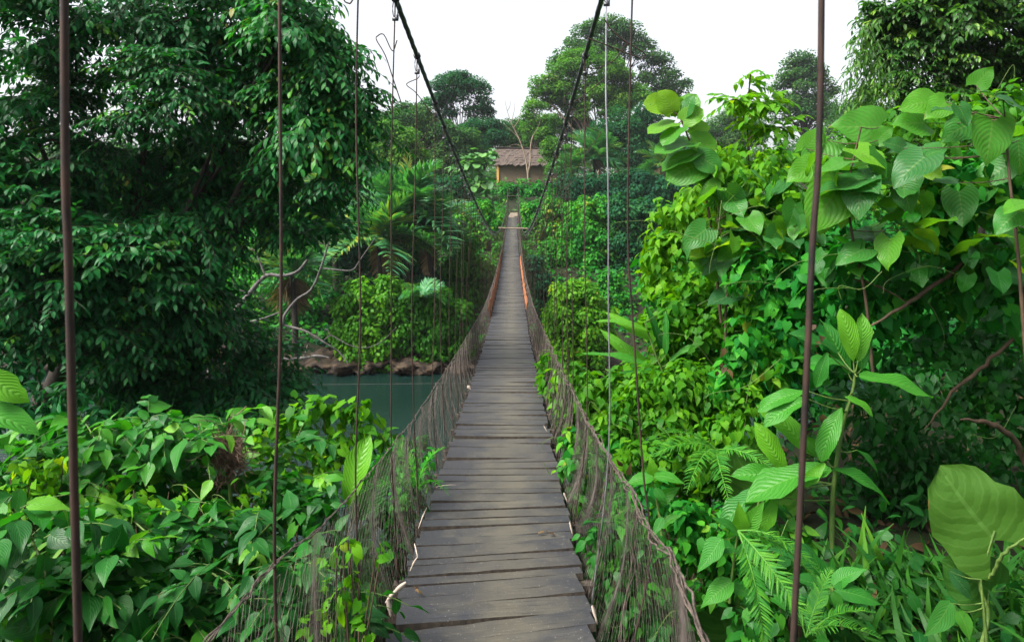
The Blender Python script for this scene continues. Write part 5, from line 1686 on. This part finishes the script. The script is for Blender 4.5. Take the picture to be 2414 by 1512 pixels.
scatter("grass", 5200, (1.0, 4.2), (1.6, 4.6), 'blade', 'grass', .34, .4, up=.35, lift=(-.05, .1), upd=1.7)
scatter("undergrowth", 9000, (.6, 8), (1.2, 12), 'ovate', 'pepper', .11, .3, lift=(.0, .45), keep=lambda x, y: (x < 2.7) | (y < 4.2) | (y > 9))
scatter("undergrowth", 15000, (-9, -.6), (1.2, 13), 'ovate', 'pepper', .13, .4, lift=(.0, .5))
scatter("undergrowth", 9000, (5.5, 14), (.5, 16), 'ovate', 'pepper', .15, .35, lift=(.0, .6))
scatter("leaf_litter", 1600, (.6, 8), (1.2, 11), 'ellip', 'litter', .14, .5, lift=(.0, .12))
scatter("undergrowth", 26000, (-40, 40), (36.5, 62), 'diamond', 'creeper', .36, .4, lift=(.0, .5))
scatter("undergrowth", 22000, (-45, 55), (60, 105), 'diamond', 'creeper', .45, .35, lift=(.0, .5), keep=lambda x, y: ~((abs(x - .2) < 1.0) & (y < 66)))
scatter("undergrowth", 2500, (-1.6, 1.2), (64.6, 84), 'blade', 'grass', .6, .5, up=.35, lift=(-.05, .1), upd=1.5)

# ------------------------------------------------------------------ left foreground shrubs
def pepper(label, Y, stems, size, k, length, nparts=220, tint=(.1, .9), droop=.45, mat='pepper', dens=.8):
    """arching shrub: main stems given, side sprays of drooping ovate leaves along them"""
    root = P(*stems[0][0], Y)
    root[2] = min(root[2], float(ground_z(root[0], root[1])))
    t = thing("ovate_leaved_shrub", label, "shrub", root, "leafy shrubs in the left foreground")
    cul, bs, ds = [], [], []
    for pts in stems:
        q = curve_pts([P(a, b, Y + rng.normal(0, .12)) for a, b in pts], 14)
        cul.append(q)
        tan = unit(np.gradient(q, axis=0))
        for i in range(3, 14):
            for _ in range(int(2 * dens) + (rng.random() < dens % 1)):
                bs.append(q[i] + rng.normal(0, .03, 3))
                ds.append(tan[i] * .5 + rng.normal(0, 1, 3) * [.9, .9, .4] + [0, -.25, .15])
    L, p = spray(np.array(bs), np.array(ds), length * rng.uniform(.7, 1.3, len(bs)), k, size, droop, tint, up=.8, spread=.9, young=.10)
    L['t'] = np.clip(L['t'] + rng.normal(0, .12, len(L['t'])), .01, .99)
    L['n'] = unit(L['n'] + rng.normal(0, .30, L['n'].shape))
    L['d'] = unit(L['d'] - L['n'] * (L['n'] * L['d']).sum(-1, keepdims=True))
    L['s'] = L['s'] * rng.uniform(.5, 1.2, len(L['s']))
    put_leaves(t, L, 'bigovate', mat, nparts, minpx=7)
    twigs_mesh(t, np.array(cul), .007, 'stem', "stem")
    twigs_mesh(t, p, .0022, 'stem', "twigs")
    return t


pepper("tallest leafy shrub arching up beside the dark trunks at left", 4.2, [[(330, 1300), (270, 1130), (210, 1010), (185, 985)], [(330, 1300), (300, 1120), (330, 1010), (380, 1000)], [(330, 1300), (200, 1180), (100, 1080), (40, 1070)], [(330, 1300), (330, 1150), (420, 1050), (470, 1030)], [(330, 1300), (250, 1200), (250, 1080), (240, 1000)]], .17, 7, .38, tint=(.2, .95))
pepper("leafy shrub beside the brown nest with pointed pale leaves", 4.4, [[(560, 1320), (500, 1150), (450, 1040), (400, 1000)], [(560, 1320), (540, 1150), (540, 1060), (550, 980)], [(560, 1320), (600, 1180), (640, 1090), (690, 1050)], [(560, 1320), (620, 1200), (700, 1150), (740, 1140)], [(560, 1320), (460, 1200), (400, 1130), (360, 1120)]], .15, 7, .34, tint=(.2, .9))
pepper("lower leafy shrub with heart shaped leaves left of the netting", 3.3, [[(480, 1560), (430, 1360), (330, 1240), (260, 1200)], [(480, 1560), (480, 1350), (490, 1240), (520, 1200)], [(480, 1560), (560, 1380), (600, 1280), (640, 1230)], [(480, 1560), (380, 1420), (280, 1350), (200, 1330)], [(480, 1560), (520, 1420), (560, 1350), (590, 1330)]], .15, 7, .32, tint=(.0, .66))  # low tint range: shade near the ground put into the leaf colour
pepper("nearest leafy shrub in the bottom left corner", 2.7, [[(120, 1640), (120, 1420), (80, 1280), (30, 1200)], [(120, 1640), (180, 1440), (240, 1330), (300, 1300)], [(120, 1640), (60, 1480), (0, 1400), (-60, 1380)], [(120, 1640), (240, 1500), (330, 1440), (400, 1430)], [(120, 1640), (150, 1500), (150, 1400), (170, 1360)]], .155, 7, .30, tint=(.0, .6))  # leaf tints kept dark, standing in for shade in the corner
pepper("leafy shrub at the left edge under the torn banana leaf", 3.8, [[(40, 1400), (60, 1250), (100, 1150), (160, 1110)], [(40, 1400), (20, 1230), (0, 1150), (-30, 1130)], [(40, 1400), (120, 1280), (200, 1220), (260, 1210)], [(40, 1400), (80, 1300), (60, 1220), (40, 1180)]], .16, 7, .34, tint=(.2, .95))
pepper("shaded leafy shrub at the bottom centre left beside the netting", 2.9, [[(640, 1640), (620, 1480), (560, 1390), (500, 1350)], [(640, 1640), (680, 1470), (700, 1380), (690, 1330)], [(640, 1640), (560, 1520), (480, 1480), (420, 1470)], [(640, 1640), (740, 1520), (780, 1460), (800, 1430)]], .13, 6, .27, tint=(.0, .55))  # tint range cut: shade painted into these leaves
mound("leafy_climber", "bright heart leaved climber mound at the river edge left of the netting", "climber", 6.4,
      [(690, 1000, 60), (760, 985, 56), (820, 990, 46), (860, 1010, 40), (720, 1060, 60), (800, 1060, 60), (870, 1060, 46), (640, 1040, 56), (900, 1040, 30), (850, 960, 24), (760, 1120, 56), (690, 1120, 50)], 'heart', 'bright', .105, 2.2, 300, tint=(.0, .85), minpx=6)
mound("leafy_climber", "yellow green vine with tiny leaves at the far left of the foreground", "climber", 3.6,
      [(40, 1110, 40), (100, 1130, 44), (30, 1170, 40), (150, 1090, 30), (90, 1200, 40)], 'heart', 'bright', .055, 1.6, 200, tint=(.3, 1), minpx=6)
mound("leafy_climber", "shaded climber filling the gap between the foreground shrubs", "climber", 4.0,
      [(650, 1200, 80), (720, 1230, 70), (600, 1290, 80), (520, 1270, 70), (700, 1320, 70), (770, 1180, 50), (620, 1380, 80), (760, 1300, 50)], 'heart', 'pepper', .085, 1.5, 240, tint=(.0, .8), minpx=6)
mound("leafy_climber", "small leaved vine climbing the lower left netting", "climber", 2.6,
      [(790, 1330, 44), (830, 1400, 50), (780, 1440, 50), (850, 1480, 44), (740, 1480, 50), (820, 1290, 30), (900, 1300, 30)], 'heart', 'bright', .045, 1.0, 240, tint=(.1, .9), minpx=5)
mound("leafy_climber", "green tuft growing beside the deck behind the left netting", "climber", 4.9,
      [(960, 1120, 40), (990, 1080, 34), (940, 1170, 40), (1000, 1130, 30), (930, 1220, 36)], 'heart', 'creeper', .05, 1.4, 200, tint=(.2, .9), minpx=5)

for lab, Y, bl, mat in (("shaded climber under the left netting close to the deck", 5.0, [(900, 1230, 60), (950, 1280, 50), (870, 1330, 60), (920, 1380, 60), (960, 1180, 40), (880, 1440, 60), (940, 1460, 50)], 'pepper'),
                        ("green climber below the left netting at the river edge", 7.5, [(930, 1060, 44), (960, 1100, 44), (990, 1050, 30), (900, 1110, 44), (1000, 1120, 30)], 'creeper')):
    mound("leafy_climber", lab, "climber", Y, bl, 'ovate', mat, .085, 2.2, 260, tint=(.1, .9), minpx=5)
rmound("shaded climber under the right netting close to the deck", 5.0, [(1340, 1180, 50), (1370, 1260, 60), (1410, 1340, 60), (1380, 1430, 60), (1345, 1100, 40), (1440, 1450, 60)], 'ovate', 'pepper', .085, 1.6, tint=(.1, .9))
rmound("green climber below the deck edge where the right bank ends", 8.5, [(1310, 900, 40), (1330, 950, 44), (1300, 850, 30), (1350, 1000, 44), (1320, 1020, 40), (1370, 900, 40), (1290, 930, 30)], 'ovate', 'bright', .13, 1.6, tint=(0, .7))

mound("leafy_climber", "dark growth at the foot of the big tree at the far left", "climber", 8.0, [(30, 1000, 90), (30, 920, 90), (110, 950, 80), (180, 960, 70), (120, 1030, 80), (220, 1020, 80), (320, 1030, 80), (20, 900, 60), (420, 1030, 70), (520, 1020, 70)], 'ellip', 'treeleaf', .14, 1.8, 0, tint=(0, .7))
for lab, Y, bl, mat, kd, sz, tn in (("yellowish small leaved creeper sprawling over the left shrubs", 3.7, [(330, 1180, 50), (420, 1170, 50), (500, 1200, 50), (250, 1160, 40), (580, 1170, 44)], 'bright', 'heart', .06, (.2, 1)),
                                    ("narrow leaved shoots standing among the left shrubs", 3.4, [(150, 1260, 60), (240, 1290, 50), (380, 1300, 50), (90, 1330, 60)], 'bamboo', 'lance', .16, (.4, 1)),
                                    ("round leaved creeper low in the left foreground", 2.75, [(300, 1420, 60), (400, 1480, 60), (220, 1480, 60), (520, 1500, 50)], 'creeper', 'heart', .055, (.2, 1))):
    t = mound("leafy_climber", lab, "climber", Y, bl, kd, mat, sz, .8, 260, tint=tn, minpx=5, up=.8)
    tendrils(t, px_blobs(bl, Y), 7)

# torn banana leaf at the left edge
stemmed("banana_plant", "torn bright banana leaf entering at the left edge", "banana plant", 3.6,
        [(-120, 1300), (-110, 1050), (-90, 900), (-60, 830)],
        [((-70, 850), (48, 935), 0, (-.1, -.8, .6), .95), ((-100, 960), (70, 985), -.05, (0, -.5, .85), .5), ((-90, 900), (-150, 760), .1, CAM, .7)], 'oblong', 'oblong', None, 'stem', .03)
# one upright sunlit leaf beyond the netting
stemmed("oblong_leaved_plant", "single tall upright pale green leaf standing behind the left netting", "plant", 4.2,
        [(815, 1330), (818, 1240), (822, 1190)],
        [((822, 1192), (850, 1038), 0, (-.25, -.95, .1), .98, .0), ((830, 1230), (915, 1085), .15, (.4, -.8, .5), .15), ((818, 1250), (770, 1200), .1, UPF, .4)], 'oblong', 'oblong', None, 'stem', .008)

# dry brown nest of dead stems caught on a stalk
nb = P(535, 1075, 4.1)
t = thing("dead_stem_clump", "brown clump of matted dead stems on a stalk in the left shrubs", "plant debris", nb)
mb = MB()
for i in range(700):
    c = rng.normal(0, 1, 3) * [.042, .042, .062] + [0, 0, .01]
    d = unit(rng.normal(0, 1, 3) * [.7, .7, 1.0] + [0, 0, -.3])
    l = rng.uniform(.05, .13)
    q = curve_pts([c, c + d * l * .5 + rng.normal(0, .012, 3), c + d * l + rng.normal(0, .02, 3)], 4)
    mb.segs(q[:-1], q[1:], rng.uniform(.0012, .003))
link("matted_stems", mb.mesh("matted_stems", M['straw']), t)
mb = MB()
mb.tube(curve_pts([(0.01, .02, -.9), (.03, 0, -.4), (0, 0, 0)], 8), [.012] * 8, 6)
link("stalk", mb.mesh("stalk", M['stem']), t)

# ------------------------------------------------------------------ thin humid air over the valley
hz = MB()
hz.box([0, 195, 16.6], [460, 470, 54.8])
k = NT("humid_air")
pv = k.n("ShaderNodeVolumePrincipled")
pv.inputs["Color"].default_value = (.86, .92, 1.0, 1)
pv.inputs["Density"].default_value = 0.00020
pv.inputs["Anisotropy"].default_value = 0.2
k.l(pv.outputs[0], k.out.inputs["Volume"])
link("haze", hz.mesh("haze", k.m, False), kind="stuff")

# small litter on the planks
for lab, (px, py), n, sz in (("little tuft of dry brown fibre on a near plank at left", (985, 1392), 5, .03), ("small dark dead leaf with a stalk on the right side of a near plank", (1285, 1255), 3, .035), ("tiny curled leaf on a plank near the left edge in mid deck", (1075, 1035), 2, .03)):
    c = at_deck(px, py, .022)
    t = thing("dry_leaf", lab, "dry leaf", c)
    put_leaves(t, leaves(c + rng.normal(0, .018, (n, 3)) * [1, 1, .1] + [0, 0, .004], rng.normal(0, 1, (n, 3)) * [1, 1, .1], rng.normal(0, .25, (n, 3)) + [0, 0, 1], rng.uniform(.7, 1.2, n) * sz, rng.uniform(.2, .9, n)), 'ovate', 'litter', 10, minpx=1)
